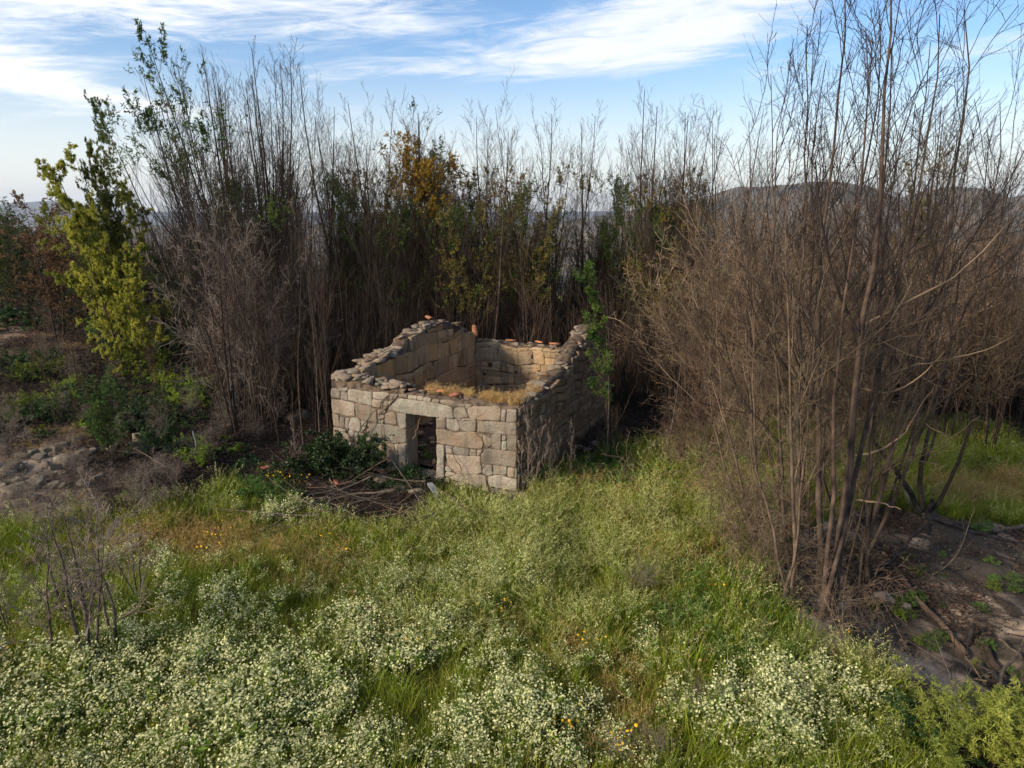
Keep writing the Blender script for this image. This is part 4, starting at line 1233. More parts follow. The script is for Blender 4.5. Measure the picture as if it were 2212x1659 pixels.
for i in range(44):
    px = rt.uniform(770, 1500); Y = rt.uniform(29, 38); kd = ['olive', 'green', 'olive'][i % 3]; l, g = LBL[kd]
    tree_px({'olive': V_olive, 'green': V_green}[kd][i % 3], px, Y, rt.uniform(270, 400), rt.uniform(0, DEG), {'olive': 'olive_leaved_tree', 'green': 'green_leaved_tree'}[kd], l, g, wx=1.1)

# front edge of the thicket left of the ruin
for i in range(16):
    px = rt.uniform(470, 720); Y = rt.uniform(21.5, 27)
    x = at(px, 800, Y)[0]
    if in_ruin(np.array([x]), np.array([Y]), .6)[0]: continue
    tree_px(V_brown[i % 4] if i % 4 == 0 else V_bare[i % 6], px, Y, rt.uniform(300, 520), rt.uniform(0, DEG), 'edge_tree', 'dark thin-stemmed tree at the thicket edge left of the ruin', 'trees at the thicket edge left of the ruin', tilt=(rt.normal(0, .05), rt.normal(-.05, .05)))

# undergrowth of dead shoots: nobody could count it
def shoots(seed, H=4.2, bark='bark', twig='twig_under'):
    rg = np.random.default_rng(seed)
    P, Rr = stems(6, H, 7, 1, .036, 7, rg, .04, .3, .8)
    P1, R1 = grow(P, Rr, 7, .15, 1, 40, 12, .24, .3, .5, .09, 4, .4, rg, .4)
    P2, R2 = grow(P1, R1, 3, .1, 1, 38, 14, .5, .3, .5, .09, 3, .7, rg, .3)
    mb = MB(); mb.add(*tubes(P, Rr[:, 0], Rr[:, 1], 4), 0); R1 = np.maximum(R1, .004); R2 = np.maximum(R2, .0035)
    mb.add(*tubes(P1, R1[:, 0], R1[:, 1], 3), 1); mb.add(*tubes(P2, R2[:, 0], R2[:, 1], 3), 1)
    return mb.mesh('dead_shoots', [M[bark], M[twig]])


def undergrowth():
    n = 2600
    px = rt.uniform(300, 2500, n); Y = rt.uniform(24, 50, n) ** 1.0
    x = (px - CX) / F / math.cos(PITCH) * Y * 1.02
    z = hgt(x, Y)
    bx, by = proj(x, Y, z)
    ok = ~in_ruin(x, Y, .7) & ~((bx > 1560) & (Y < 31)) & ~((bx < 470) & (Y < 33)) & ~((bx > 1150) & (Y < 26.5))
    # leave the small valley gaps
    x, Y, z = x[ok][:1000], Y[ok][:1000], z[ok][:1000]
    sc = rt.uniform(.6, 1.35, len(x))
    scatter('thicket_undergrowth', [shoots(700 + i) for i in range(5)] + [shoots(710 + i, twig='twig_dark') for i in range(3)], np.stack([x, Y, z], 1), rt, 1, 1, .07, sc, None, 'dense mass of dead brown shoots under the thicket trees', 'undergrowth')


undergrowth()

def limb(name, pts, r0, r1, m, label, cat, sides=8, parent=None, group=None, jitter=.02, power=1.0, sub=4):
    rg = np.random.default_rng(len(pts) * 7 + int(pts[0][0] * 10) % 50 + 100)
    pts = np.array([tuple(p) for p in pts], float)
    t = np.arange(len(pts)); tt = np.linspace(0, len(pts) - 1, (len(pts) - 1) * sub + 1)
    P = np.stack([np.interp(tt, t, pts[:, k]) for k in range(3)], 1)
    for _ in range(2): P[1:-1] = (P[:-2] + 2 * P[1:-1] + P[2:]) / 4
    P[1:-1] += rg.normal(0, jitter, P[1:-1].shape)
    V, Q = tubes(P[None], [r0], [r1], sides, power)
    mb = MB(); n = len(P)
    caps = [np.arange(sides)[None, :], ((n - 1) * sides + np.arange(sides))[None, ::-1]]
    mb.add(V - P[0], [Q] + caps)
    o = link(name, mb.mesh(name, [m]), parent, tuple(P[0]) if parent is None else tuple(P[0] - np.array(parent.location)))
    if parent is None: tag(o, label, cat, group)
    return o


# ------------------------------------------------------------------ right hand burnt clump
def clump_tree(seed, base, tops, r, label, k1=13, twig='twig_dark', low=.30, name='burnt_clump_tree'):
    """multi-stem tree: each stem follows a hand-set line from the stool to its tip"""
    rg = np.random.default_rng(seed); base = np.array(base)
    n = 13; P = np.empty((len(tops), n, 3)); t = np.linspace(0, 1, n)
    for i, (tp, bow, rr) in enumerate(tops):
        tp = np.array(tp) - base
        b0 = np.array([rg.normal(0, .22), rg.normal(0, .22), -.15])
        L = b0[None] * (1 - t)[:, None] + tp[None] * t[:, None]
        hd = np.array([tp[0], tp[1], 0.]) - b0 * [1, 1, 0]
        L = L + hd[None] * (bow * np.sin(np.pi * t) * .5)[:, None]
        L += np.cumsum(rg.normal(0, .05, (n, 3)), 0) * np.sin(np.pi * t)[:, None] ** .3
        P[i] = L
    rr = np.array([q[2] for q in tops]) * r * .95
    Rr = np.stack([rr, rr * .14], 1)
    mt = MB(); mt.add(*tubes(P, Rr[:, 0], Rr[:, 1], 7, .85))
    P1, R1 = grow(P, Rr, k1, low, .98, 42, 10, .27, .35, .85, .07, 8, .5, rg, .55)
    P2, R2 = grow(P1, R1, 7, .25, .97, 38, 12, .40, .3, .4, .08, 5, .6, rg, .3)
    P3, R3 = grow(P2, R2, 4, .1, 1, 34, 12, .5, .35, .3, .08, 4, .7, rg, .3, .5)
    R1 = np.maximum(R1, .007); R2 = np.maximum(R2, .0045); R3 = np.maximum(R3, .0028)
    mc = MB(); mc.add(*tubes(P1, R1[:, 0], R1[:, 1], 4)); mc.add(*tubes(P2, R2[:, 0], R2[:, 1], 3)); mc.add(*tubes(P3, R3[:, 0], R3[:, 1], 3))
    o = empty(name, tuple(base))
    mt.build('trunk', [M['bark_brown'] if twig != 'twig_dark' else M['bark_mid']], o); mc.build('crown', [M[twig]], o)
    tag(o, label, 'tree')
    return o


b = gp(1795, 1335); Yb = b.y
clump_tree(1, b, [(at(1925, -70, Yb + .8), .25, 1.), (at(1870, 60, Yb), .1, .6), (at(2030, 30, Yb + 1.2), .35, .7)], .10, 'tallest burnt tree of the right clump, its dark stem leaving the top of the picture')
b = gp(1830, 1250); Yb = b.y
clump_tree(2, b, [(at(2085, 45, Yb + .6), .55, .9), (at(1950, -40, Yb), .1, .7), (at(2160, 220, Yb + 1.5), .6, .6)], .09, 'burnt tree whose bowed stem curves out to the right above the hills')
b = gp(1700, 1240); Yb = b.y
clump_tree(3, b, [(at(1825, -40, Yb + 1), .2, .9), (at(1740, 95, Yb), .1, .7), (at(1665, 160, Yb + .4), .1, .55)], .09, 'burnt tree with twin parallel stems on the left of the right clump')
b = gp(1740, 1150); Yb = b.y
clump_tree(4, b, [(at(1785, 130, Yb), .1, .8), (at(1900, 20, Yb + 1), .2, .8), (at(1990, 180, Yb), .3, .6)], .08, 'burnt tree half hidden at the back of the right clump')
b = gp(1960, 1010); Yb = b.y
clump_tree(5, b, [(at(2120, 230, Yb), .3, .8), (at(2190, 260, Yb + 1), .3, .6), (at(2040, 330, Yb), .1, .6)], .08, 'bare rounded tree at the right edge against the hills')
b = gp(2100, 960); Yb = b.y
clump_tree(6, b, [(at(2150, 330, Yb), .2, .8), (at(2212, 370, Yb + 1), .2, .7)], .07, 'thin bare tree at the far right edge')

b = gp(1830, 1290); Yb = b.y
ct = clump_tree(9, b, [(at(1880, 420, Yb), .15, .55), (at(1980, 500, Yb + .3), .5, .4), (at(1760, 480, Yb + .5), .2, .4), (at(1930, 560, Yb - .4), .4, .35)], .08, 'slimmer burnt tree with long pale limbs sweeping to the right', k1=9)
for pts in [[(1885, 880), (1893, 825), (1960, 790), (2050, 777), (2130, 758), (2195, 722)], [(1845, 985), (1900, 975), (1955, 935), (1990, 880), (2020, 830)], [(1870, 700), (1960, 650), (2060, 600), (2150, 520), (2185, 470)], [(1858, 905), (1800, 890), (1740, 860), (1690, 845)], [(1850, 1080), (1900, 1085), (1945, 1100)], [(1862, 840), (1925, 850), (1990, 815), (2040, 760)]]:
    limb('branch', [np.array(at(x, y, Yb - .15 * i)) for i, (x, y) in enumerate(pts)], .028, .008, M['twig_tan'], '', '', parent=ct, jitter=.012, power=.8)
b = gp(1655, 1190); Yb = b.y
clump_tree(10, b, [(at(1560, 480, Yb), .3, .6), (at(1620, 380, Yb + .3), .15, .6), (at(1500, 620, Yb + .5), .35, .4)], .07, 'thin burnt tree arching left over the grass from the clump', k1=11, twig='twig_tan')
b = gp(1725, 1330); Yb = b.y
clump_tree(11, b, [(at(1700, 420, Yb), .1, .7), (at(1650, 560, Yb + .3), .3, .5), (at(1770, 520, Yb + .5), .1, .5)], .07, 'thick leaning trunk with tan twigs at the left front of the clump', k1=11, twig='twig_tan')
b = gp(1690, 1130); Yb = b.y
clump_tree(7, b, [(at(1700, 190, Yb), .1, .6), (at(1590, 330, Yb + .5), .35, .5), (at(1850, 200, Yb + .8), .2, .7)], .08, 'shorter burnt tree spreading left behind the twin stems')
b = gp(1880, 1120); Yb = b.y
clump_tree(8, b, [(at(2010, 90, Yb), .2, .8), (at(1930, 230, Yb + .5), .1, .6), (at(2090, 300, Yb + .8), .5, .5)], .08, 'burnt tree right of the tallest one with arching side limbs')
V_tan2 = V_tan
tan_spots = [(1650, 1150, 560, 'matted tan shrub at the left foot of the burnt clump'), (1540, 1040, 560, 'pale tipped tan shrub nearest the right wall of the ruin'),
             (1760, 1200, 560, 'tall tan tangle in the heart of the burnt clump'), (1600, 980, 470, 'broad brown tangle behind the pale tipped shrub'),
             (1700, 1030, 430, 'high brown tangle behind the burnt clump'), (1830, 1060, 520, 'brown tangle between the burnt clump and the green grass'),
             (1500, 960, 450, 'rearmost brown tangle beside the slim green tree'), (1640, 920, 415, 'high brown tangle under the hill crest'), (1780, 930, 410, 'brown tangle right beneath the highest hill top'),
             (1920, 940, 450, 'brown tangle rising behind the green grass'), (2040, 900, 440, 'brown tangle right of the one behind the green grass'), (2160, 900, 470, 'brown tangle at the right picture edge'),
             (1560, 900, 430, 'dense brown tangle between the rearmost and the high one'), (2250, 930, 500, 'brown tangle just cut by the right edge')]
for i, (px, py, yt, lb) in enumerate(tan_spots):
    p = gp(px, py); H = at(px, yt, p.y)[2] - p.z
    place_tree(V_tan2[i % 5], p, H, rt.uniform(0, DEG), 'tangled_shrub', lb, 'shrub', None, (rt.normal(0, .04), rt.normal(0, .04)), .74)
for i in range(34):
    px = rt.uniform(1430, 2420); Y = rt.uniform(24, 36)
    if 1850 < px < 2240 and Y < 26: continue
    tree_px(V_tan[i % 4] if i % 3 == 0 else V_brown[i % 4], px, Y, rt.uniform(410, 520), rt.uniform(0, DEG), 'brown_brush_tree', 'brown leafless brush tree between the ruin and the right hills', 'brown brush right of the ruin')
# low curling dead shoots at the foot of the clump
V_droop = None
V_curl = [bare_tree(95 + i, 3, 7, 22, .018, bark='bark_mid', twig='twig_tan', k1=8, k2=4, k3=2, up=-.3, ang=50, low=.1, L1=.55, wig=.16, foot=.5, L2=.6, n2=7, twr=.9) for i in range(3)]
for i, (px, py) in enumerate([(1700, 1290), (1800, 1390), (1850, 1350), (1760, 1440), (1650, 1220), (1900, 1480)]):
    p = gp(px, py)
    place_tree(V_curl[i % 3], p, [1.9, 1.6, 1.7, 1.2, 1.8, 1.1][i], rt.uniform(0, DEG), 'dead_shrub', ['curled dead twigs at the left foot of the burnt clump', 'curled dead twigs in front of the tallest burnt stem', 'dead twigs hanging over the charred bank',
               'low dead twigs sunk in the bright weeds', 'dead twigs beside the bare soil pocket', 'sprawling dead twigs above the white flowers on the right'][i], 'shrub', None)

for i in range(9):
    p = gp(rt.uniform(1560, 1760), rt.uniform(1090, 1270))
    place_tree(V_curl[i % 3], p, rt.uniform(1.8, 3.2), rt.uniform(0, DEG), 'drooping_dead_shrub', 'drooping dead twigs hanging around the left foot of the burnt clump', 'shrub', 'drooping twigs left of the burnt clump')
for i in range(14):
    p = gp(rt.uniform(1290, 1540), rt.uniform(965, 1030))
    if in_ruin(np.array([p.x]), np.array([p.y]), .3)[0]: continue
    place_tree([V_brown, V_curl][i % 2][i % 3], p, rt.uniform(1.2, 3.0), rt.uniform(0, DEG), 'dark_brush', 'dark leafless brush beside the right wall of the ruin', 'shrub', 'dark brush beside the right wall')

# ------------------------------------------------------------------ pale dead tangle left, bushes, mimosa
for i, (px, Y, yt, lb) in enumerate([(545, 23.5, 420, 'grey dead tangle hanging beside the thicket left of the ruin'), (600, 24.5, 455, 'grey brown dead tangle right of the hanging one'), (500, 25, 470, 'wispy grey tangle under the leaning trees')]):
    tree_px(V_dead[i], px, Y, yt, rt.uniform(0, DEG), 'dead_tangle', lb, None, 'shrub', wx=.75)
    # taller wands mixed in
M['leaf_mimosa2'] = M['leaf_mimosa']


def leafy(seed, H, nst, spread, r, leaf, bark='bark_mid', k1=12, lsize=(.12, .03), low=.1, lk=12, up=.3, droop=-.3, L1=.4, den=1.0, twig='twig_brown', foot=.3, lean=0, patch=0):
    rg = np.random.default_rng(seed)
    P, Rr = stems(nst, H * .92, spread, lean, r, 9, rg, .04, .15, foot)
    P1, R1 = grow(P, Rr, k1, low, 1, 42, 10, L1, .3, up, .06, 6, .5, rg, .6)
    P2, R2 = grow(P1, R1, 6, .15, 1, 42, 12, .45, .3, up * .5, .08, 4, .6, rg, .3)
    P3, R3 = grow(P2, R2, 3, .1, 1, 42, 12, .5, .3, 0, .1, 3, .7, rg, .3)
    mt, mc, ml = MB(), MB(), MB()
    mt.add(*tubes(P, Rr[:, 0], Rr[:, 1], 6)); R2 = np.maximum(R2, .004); R3 = np.maximum(R3, .003)
    mc.add(*tubes(P1, R1[:, 0], R1[:, 1], 4)); mc.add(*tubes(P2, R2[:, 0], R2[:, 1], 3)); mc.add(*tubes(P3, R3[:, 0], R3[:, 1], 3))
    Q = P3[rg.random(len(P3)) < den]
    if patch: Q = Q[vn(Q[:, 0, 0] * 1.5 + 9, Q[:, 0, 2] * 1.5 + seed, 5) > patch]
    C = np.repeat(Q, lk, 0); t = rg.random(len(C)) * (Q.shape[1] - 1.001); i = t.astype(int); a = (t - i)[:, None]
    X = C[np.arange(len(C)), i] * (1 - a) + C[np.arange(len(C)), i + 1] * a
    D = unit(C[:, -1] - C[:, 0]) * .9 + rg.normal(0, .6, X.shape) + [0, 0, droop]
    V, F_ = leaf_quads(X, D, lsize[0], lsize[1], rg); ml.add(V, F_)
    return {'trunk': mt.mesh('trunk', [M[bark]]), 'crown': mc.mesh('crown', [M[twig]]), 'foliage': ml.mesh('foliage', [M[leaf]]), 'H': H * .92}


# mimosa: dense yellow-green lower foliage, darker open top leaning left
V_mim = [leafy(800, 7.5, 3, 6, .06, 'leaf_mimosa', k1=20, lsize=(.13, .035), lk=60, L1=.32, up=.25, droop=-.4, low=.10), leafy(801, 5, 2, 8, .05, 'leaf_mimosa', k1=16, lsize=(.12, .035), lk=50, L1=.42, up=.1, droop=-.5, low=.15)]
V_mtop = leafy(802, 11, 3, 4, .07, 'leaf_mimdark', k1=20, lsize=(.16, .045), lk=30, low=.35, L1=.28, den=.9)
tree_px(V_mim[0], 285, 28, 355, 1.0, 'mimosa_tree', 'bright yellow-green mimosa glowing on the left', None, 'tree', tilt=(0, -.07), wx=.85)
tree_px(V_mim[1], 315, 26.5, 570, 2.0, 'mimosa_tree', 'lower yellow-green mimosa sprays at the right foot of the bright one', None, 'tree', tilt=(0, -.02), wx=.75)
tree_px(V_mtop, 315, 28.5, 250, 2.6, 'mimosa_tree', 'dark green mimosa top leaning left above the bright one', None, 'tree', tilt=(0, -.09), wx=.5)

VB = {'sage': [leafy(820 + i, 6.5, 4, 9, .05, 'leaf_sage', k1=12, lsize=(.11, .035), lk=18, L1=.38, patch=.2) for i in range(2)],
      'russet': [leafy(830 + i, 6.5, 4, 9, .05, 'leaf_russet', k1=12, lsize=(.10, .035), lk=18, L1=.38, patch=.2) for i in range(2)],
      'green': [leafy(840 + i, 6, 4, 9, .05, 'leaf_green', k1=12, lsize=(.11, .035), lk=14, L1=.38, patch=.35) for i in range(2)]}
rb = np.random.default_rng(5)
for i in range(46):
    px = rb.uniform(-330, 330); Y = rb.uniform(31, 46) if px < 210 else rb.uniform(36, 46)
    kd = ['sage', 'russet', 'russet', 'green', 'russet', 'sage', 'russet'][i % 7]
    yt = np.interp(px, [-330, 0, 60, 140, 240, 330], [395, 390, 415, 425, 460, 470]) + rb.uniform(0, 110)
    nm = {'sage': 'grey_green_bush', 'russet': 'russet_bush', 'green': 'dark_green_bush'}[kd]
    tree_px(VB[kd][i % 2], px, Y, yt, rb.uniform(0, DEG), nm, {'sage': 'tall grey-green bush on the far left slope', 'russet': 'tall bush of dry russet leaves on the far left slope', 'green': 'tall dark green bush on the far left slope'}[kd],
            {'sage': 'grey-green bushes far left', 'russet': 'russet bushes far left', 'green': 'dark green bushes far left'}[kd], 'bush')
for i, (px, yt, lb) in enumerate([(5, 372, 'leafy branch top at the left picture edge above the other bushes')]):
    tree_px(VB['green'][0], px, 33, yt, 1, 'dark_green_bush', lb, None, 'bush', wx=.5)


def lowbush(seed, H, Wd, leaf, n=9, lk=10, ls=(.09, .04), stem='stem'):
    """rounded ground bush, unit-less: built at real size"""
    rg = np.random.default_rng(seed)
    P, Rr = stems(n, H, 30, 10, .012, 5, rg, .08, .3, Wd * .22, .0)
    P1, R1 = grow(P, Rr, 7, .15, 1, 45, 12, .5, .3, .1, .08, 4, .6, rg, .3)
    P2, R2 = grow(P1, R1, 4, .2, 1, 45, 12, .5, .3, .0, .08, 3, .6, rg, .3)
    mb = MB(); mb.add(*tubes(P, Rr[:, 0], Rr[:, 1], 4)); mb.add(*tubes(P1, R1[:, 0], R1[:, 1], 3)); mb.add(*tubes(P2, R2[:, 0], R2[:, 1], 3))
    C = np.repeat(P2, lk, 0); t = rg.random(len(C)) * 1.999; i = t.astype(int); a = (t - i)[:, None]
    X = C[np.arange(len(C)), i] * (1 - a) + C[np.arange(len(C)), i + 1] * a
    V, F_ = leaf_quads(X, rg.normal(0, .8, X.shape) + [0, 0, .1], ls[0], ls[1], rg)
    ml = MB(); ml.add(V, F_)
    return {'trunk': mb.mesh('stems', [M['bark_mid']]), 'foliage': ml.mesh('foliage', [M[leaf]]), 'H': H}


def place_bush(v, loc, H, rz, label, name='green_bush', group=None, wx=1.0):
    o = empty(name, tuple(loc)); s = H / v['H']; o.scale = (s * wx, s * wx, s); o.rotation_euler = (0, 0, rz)
    for k, nm in (('trunk', 'stems'), ('foliage', 'foliage')):
        c = bpy.data.objects.new(nm, v[k]); COL.objects.link(c); c.parent = o
    tag(o, label, 'bush', group); return o


LBd = [lowbush(850 + i, 1.2, 2, 'bush_dark', 16, 26) for i in range(2)]
LBb = [lowbush(860 + i, 1.0, 1.6, 'bush_bright', 11, 12, (.10, .03)) for i in range(2)]
LBm = [lowbush(870 + i, 1.0, 1.6, 'leaf_weed', 11, 12, (.09, .03)) for i in range(2)]
for (v, px, py, H, wx, lb) in [(LBd[0], 765, 1026, 1.45, 1.0, 'dense dark green bush against the front wall left of the doorway'), (LBd[1], 715, 1015, 1.1, .9, 'smaller dark bush at the left corner of the front wall'),
                               (LBd[1], 890, 1040, .55, .9, 'dark weeds heaped just left of the threshold'), (LBm[0], 925, 1005, .55, .7, 'green weeds growing inside the doorway'),
                               (LBb[0], 560, 1075, .7, 1.1, 'bright green bush at the meadow edge left of the branch pile'), (LBb[1], 610, 1085, .6, 1.1, 'green bush with yellow flowers at its foot beside the branch pile'),
                               (LBm[1], 320, 800, .9, 1.3, 'dark green bush low under the mimosa'), (LBd[0], 410, 860, .7, 1.4, 'flat dark green bush on the shaded slope left of the thicket'), (LBm[0], 370, 840, .8, 1.2, 'mid green bush on the shaded slope beside the flat one'),
                               (LBm[1], 60, 905, .8, 1.2, 'green bush on the pale bank at the left edge'), (LBm[0], 150, 890, .9, 1.0, 'green bush left of the feathery sapling'), (LBm[1], 420, 1000, .6, 1.3, 'low green bush behind the lone pale stick'),
                               (LBd[1], 660, 880, .8, 1.1, 'dark bush at the foot of the thicket left of the hut'), (LBd[0], 30, 600 + 110, 1.2, 1.4, 'dark bush on the upper left slope')]:
    place_bush(v, gp(px, py), H, rb.uniform(0, DEG), lb, wx=wx)
# bushes inside the grass on the right
place_bush(LBb[0], gp(2120, 1150), .35, .4, 'bright green tuft bush at the edge of the charred bank', 'green_tuft')
for i in range(48):
    p = gp(rb.uniform(1850, 2350), rb.uniform(1190, 1530))
    place_bush(LBb[i % 2] if i % 3 else LBm[i % 2], p, rb.uniform(.12, .26), rb.uniform(0, 6), 'small green sprout on the charred bank', 'green_sprout', 'green sprouts on the charred bank')
LBp = [lowbush(890 + i, 1.0, 1.6, 'weed_pale', 20, 34, (.07, .012)) for i in range(2)]
place_bush(LBp[1], gp(2140, 1690), 1.0, 2., 'pale green feathery bush filling the bottom right corner', wx=1.25)
place_bush(LBp[0], gp(2230, 1660), 1.0, 1., 'pale green feathery bush cut by the right edge at the bottom', wx=1.2)
place_bush(LBd[0], gp(1990, 1600), .5, 1., 'dark green weeds left of the bottom right bushes', wx=1.2)

# feathery sapling left, slim green tree by the right wall
V_sap = leafy(880, 2.6, 3, 10, .025, 'bush_bright', k1=12, lsize=(.09, .02), lk=12, low=.2, L1=.5, up=.6, droop=.1)
p = gp(232, 1010); place_tree(V_sap, p, at(225, 835, p.y)[2] - p.z, .5, 'feathery_sapling', 'feathery bright green sapling above the lichened boulder', 'tree')
V_slim = leafy(881, 7, 1, 2, .04, 'leaf_green', k1=22, lsize=(.13, .03), lk=12, low=.3, L1=.13, up=.8, droop=-.6, foot=.05)
p = gp(1325, 1000); place_tree(V_slim, p, at(1270, 560, p.y)[2] - p.z, .5, 'slim_green_tree', 'slim tree clothed in green leaves in front of the right gable wall', 'tree', tilt=(0, -.06))
V_twist = bare_tree(883, 5, 1, 3, .03, bark='bark_grey', twig='twig_dark', k1=12, k2=4, k3=2)
for (px, py, yt, tl, lb) in [(1415, 1010, 640, .12, 'grey leaning pole tree right of the slim green one'), (1300, 1010, 700, .0, 'thin dead stem touching the right gable wall'), (700, 985, 560, 0, 'dark stem standing at the left corner of the hut')]:
    p = gp(px, py); place_tree(V_twist, p, at(px, yt, p.y)[2] - p.z, rb.uniform(0, 6), 'thin_bare_tree', lb, 'tree', None, (0, tl))
V_wisp = bare_tree(884, 2.6, 5, 3, .010, bark='bark_grey', twig='twig_grey', k1=7, k2=3, k3=2, L1=.25, up=1.0, foot=.12)
for (px, py, yt, lb) in [(1140, 1085, 850, 'cluster of pale dead wands before the front right corner'), (1185, 1068, 900, 'few pale wands against the foot of the right wall'), (1230, 1045, 905, 'thin pale wands further along the right wall'), (640, 1010, 900, 'grey wands left of the dark bush by the hut')]:
    p = gp(px, py); place_tree(V_wisp, p, at(px, yt, p.y)[2] - p.z, rb.uniform(0, 6), 'dead_wands', lb, 'plant')

for i in range(44):
    p = gp(rb.uniform(-60, 430), rb.uniform(905, 1135))
    place_tree(V_dead[i % 3], p, rb.uniform(.45, .95), rb.uniform(0, 6), 'dead_bush', 'low grey mat of dead twigs on the left bank', 'shrub', 'grey twig mats of the left bank', wx=1.5)
# bare saplings in the left foreground
V_fg = [bare_tree(900 + i, 3.4, [2, 3, 2, 2][i], 14, .058, bark='bark_grey', twig='twig_grey', k1=9, k2=5, k3=4, up=.25, ang=44, low=.26, L1=.46, wig=.10, foot=.10, twr=1.3) for i in range(4)]
for i, (px, py, yt, lb) in enumerate([(122, 1425, 1060, 'grey bare sapling, leftmost of those in the white flowers'), (186, 1430, 1030, 'grey bare sapling forking low, middle of those in the white flowers'), (238, 1400, 1020, 'grey bare sapling reaching right over the ochre grass'),
                                      (170, 1350, 1090, 'slighter grey sapling behind the middle one'), (20, 1400, 1150, 'sprawling grey sapling cut by the left edge'), (300, 1300, 1110, 'low grey sapling behind the ochre grass')]):
    p = gp(px, py); place_tree(V_fg[i % 4], p, at(px, yt, p.y)[2] - p.z, rb.uniform(0, 6), 'bare_sapling', lb, 'tree', None, (0, rb.normal(0, .08)), 1.15)
for (i, px, py, H, lb) in [(0, 330, 1120, 1.3, 'pale curling dead bush on the ochre slope'), (1, 380, 1060, 1.2, 'pale dead bush by the ochre grass below the dark slope'), (2, 115, 800, 1.6, 'ghostly grey dead shrub on the upper left slope'), (0, 250, 1060, .9, 'matted grey dead twigs beside the boulder'), (1, 80, 1150, 1.0, 'matted grey dead twigs over the left boulders'),
                           (2, 1110, 1095, .5, 'small grey dead bush at the foot of the front right corner'), (1, 1420, 1640, .7, 'grey dead brush at the bottom edge right of centre'), (0, 1500, 1560, .8, 'brown grey brush among the flowers right of centre'),
                           (1, 1330, 1650, .6, 'sprawling grey brush at the bottom edge left of the other'), (2, 1390, 1280, .8, 'thin reddish dead weed in the open grass'), (0, 480, 930, 1.4, 'grey dead bush in the dark hollow left of the thicket'), (1, 560, 960, 1.3, 'tangled dead bush under the dark stems left of the hut'),
                           (2, 440, 1000, 1.1, 'dead bush beside the lone pale stick')]:
    place_tree(V_dead[i], gp(px, py), H, rb.uniform(0, 6), 'dead_bush', lb, 'shrub', None, wx=1.2)

for i in range(110):
    px, py = rb.uniform(-250, 500), rb.uniform(690, 960)
    p = gp(px, py)
    if i % 3 == 0: place_tree(V_dead[i % 3], p, rb.uniform(.9, 1.8), rb.uniform(0, 6), 'dead_bush', 'brown dead bush of the scrub on the left slope', 'shrub', 'dead bushes of the left slope')
    elif i % 3 == 1: place_bush([LBd, LBd, LBm][i % 3 if i % 5 else 2][i % 2], p, rb.uniform(.5, 1.0), rb.uniform(0, 6), 'low dark green bush of the scrub on the left slope', 'green_bush', 'green bushes of the left slope', wx=1.2)
    else: tree_px(V_brown[i % 4], px, p.y, float(proj(p.x, p.y, p.z + rb.uniform(1.5, 3.2))[1]), rb.uniform(0, 6), 'twiggy_shrub', 'thin twiggy brown shrub of the scrub on the left slope', 'twiggy shrubs of the left slope', 'shrub')

# ------------------------------------------------------------------ charred star stump, logs, branches
def src(x, y): return (x * .8848, y * .8848)
sb = gp(*src(2256, 1265)); Ys = sb.y
st = empty('burnt_stump_tree', tuple(sb)); tag(st, 'charred stool with three thin stems spreading like a star on the right', 'tree')
pj = lambda x, y, Y: at(*src(x, y), Y)
limb('stem', [sb, pj(2235, 1225, Ys), pj(2190, 1150, Ys), pj(2130, 1075, Ys + .3)], .085, .05, M['char'], '', '', parent=st)
limb('stem', [sb, pj(2243, 1200, Ys), pj(2255, 1100, Ys + .1), pj(2283, 1000, Ys + .4), pj(2330, 800, Ys + .6), pj(2345, 640, Ys + 1)], .075, .02, M['bark'], '', '', parent=st)
limb('stem', [sb, pj(2300, 1215, Ys), pj(2340, 1130, Ys), pj(2375, 1020, Ys + .2), pj(2389, 920, Ys + .4), pj(2420, 760, Ys + .6)], .06, .015, M['bark'], '', '', parent=st)
limb('stem', [sb, pj(2271, 1240, Ys - .1), pj(2274, 1220, Ys - .1)], .07, .05, M['char'], '', '', parent=st)
mb = MB(); P, F_ = rock_verts(np.random.default_rng(3), (.28, .26, .22)); mb.add(P, F_); o = mb.build('stool', [M['char']], st)
g = lambda x, y, l=.05: gp(*src(x, y), l)
limb('fallen_log', [g(2155, 1350), g(2182, 1379), g(2235, 1461, .1), g(2305, 1528, .1), g(2360, 1602, .04)], .05, .06, M['bark_brown'], 'long half-charred trunk lying down the charred bank', 'log', jitter=.01)
limb('fallen_log', [g(2085, 1255, .25), g(2115, 1300, .15), g(2150, 1345, .1)], .035, .05, M['char'], 'black fallen stem running from the burnt clump to the bank', 'log')
limb('fallen_branch', [g(2280, 1265, .15), g(2390, 1302, .1), g(2500, 1332), g(2560, 1350)], .06, .03, M['char'], 'charred branch lying right from the star stump', 'branch')
limb('fallen_branch', [g(2262, 1275, .2), g(2200, 1345, .3), g(2150, 1390, .2), g(2060, 1440, .15)], .04, .02, M['bark'], 'grey branch lying left downhill from the star stump', 'branch')
limb('fallen_branch', [g(2405, 1298, .12), g(2460, 1290, .2), g(2560, 1265, .35)], .05, .06, M['bark_grey'], 'thick grey log at the right edge below the dry grass', 'log')
limb('fallen_branch', [g(2340, 1300), g(2400, 1345), g(2500, 1375)], .03, .02, M['bark'], 'thin dark branch parallel to the charred one', 'branch')
limb('fallen_branch', [g(2380, 1560), g(2420, 1600, .1), g(2455, 1660, .1), g(2480, 1720, .1)], .06, .08, M['bark'], 'bent burnt log at the lower right, uppermost of its heap', 'log')
limb('fallen_branch', [g(2390, 1620), g(2430, 1650, .15), g(2470, 1700, .15)], .05, .06, M['char'], 'black log under the bent one at the lower right', 'log')
limb('fallen_branch', [g(2440, 1560, .2), g(2490, 1600, .2), g(2560, 1660, .2)], .03, .02, M['bark_grey'], 'grey curved branch at the right edge above the logs', 'branch')
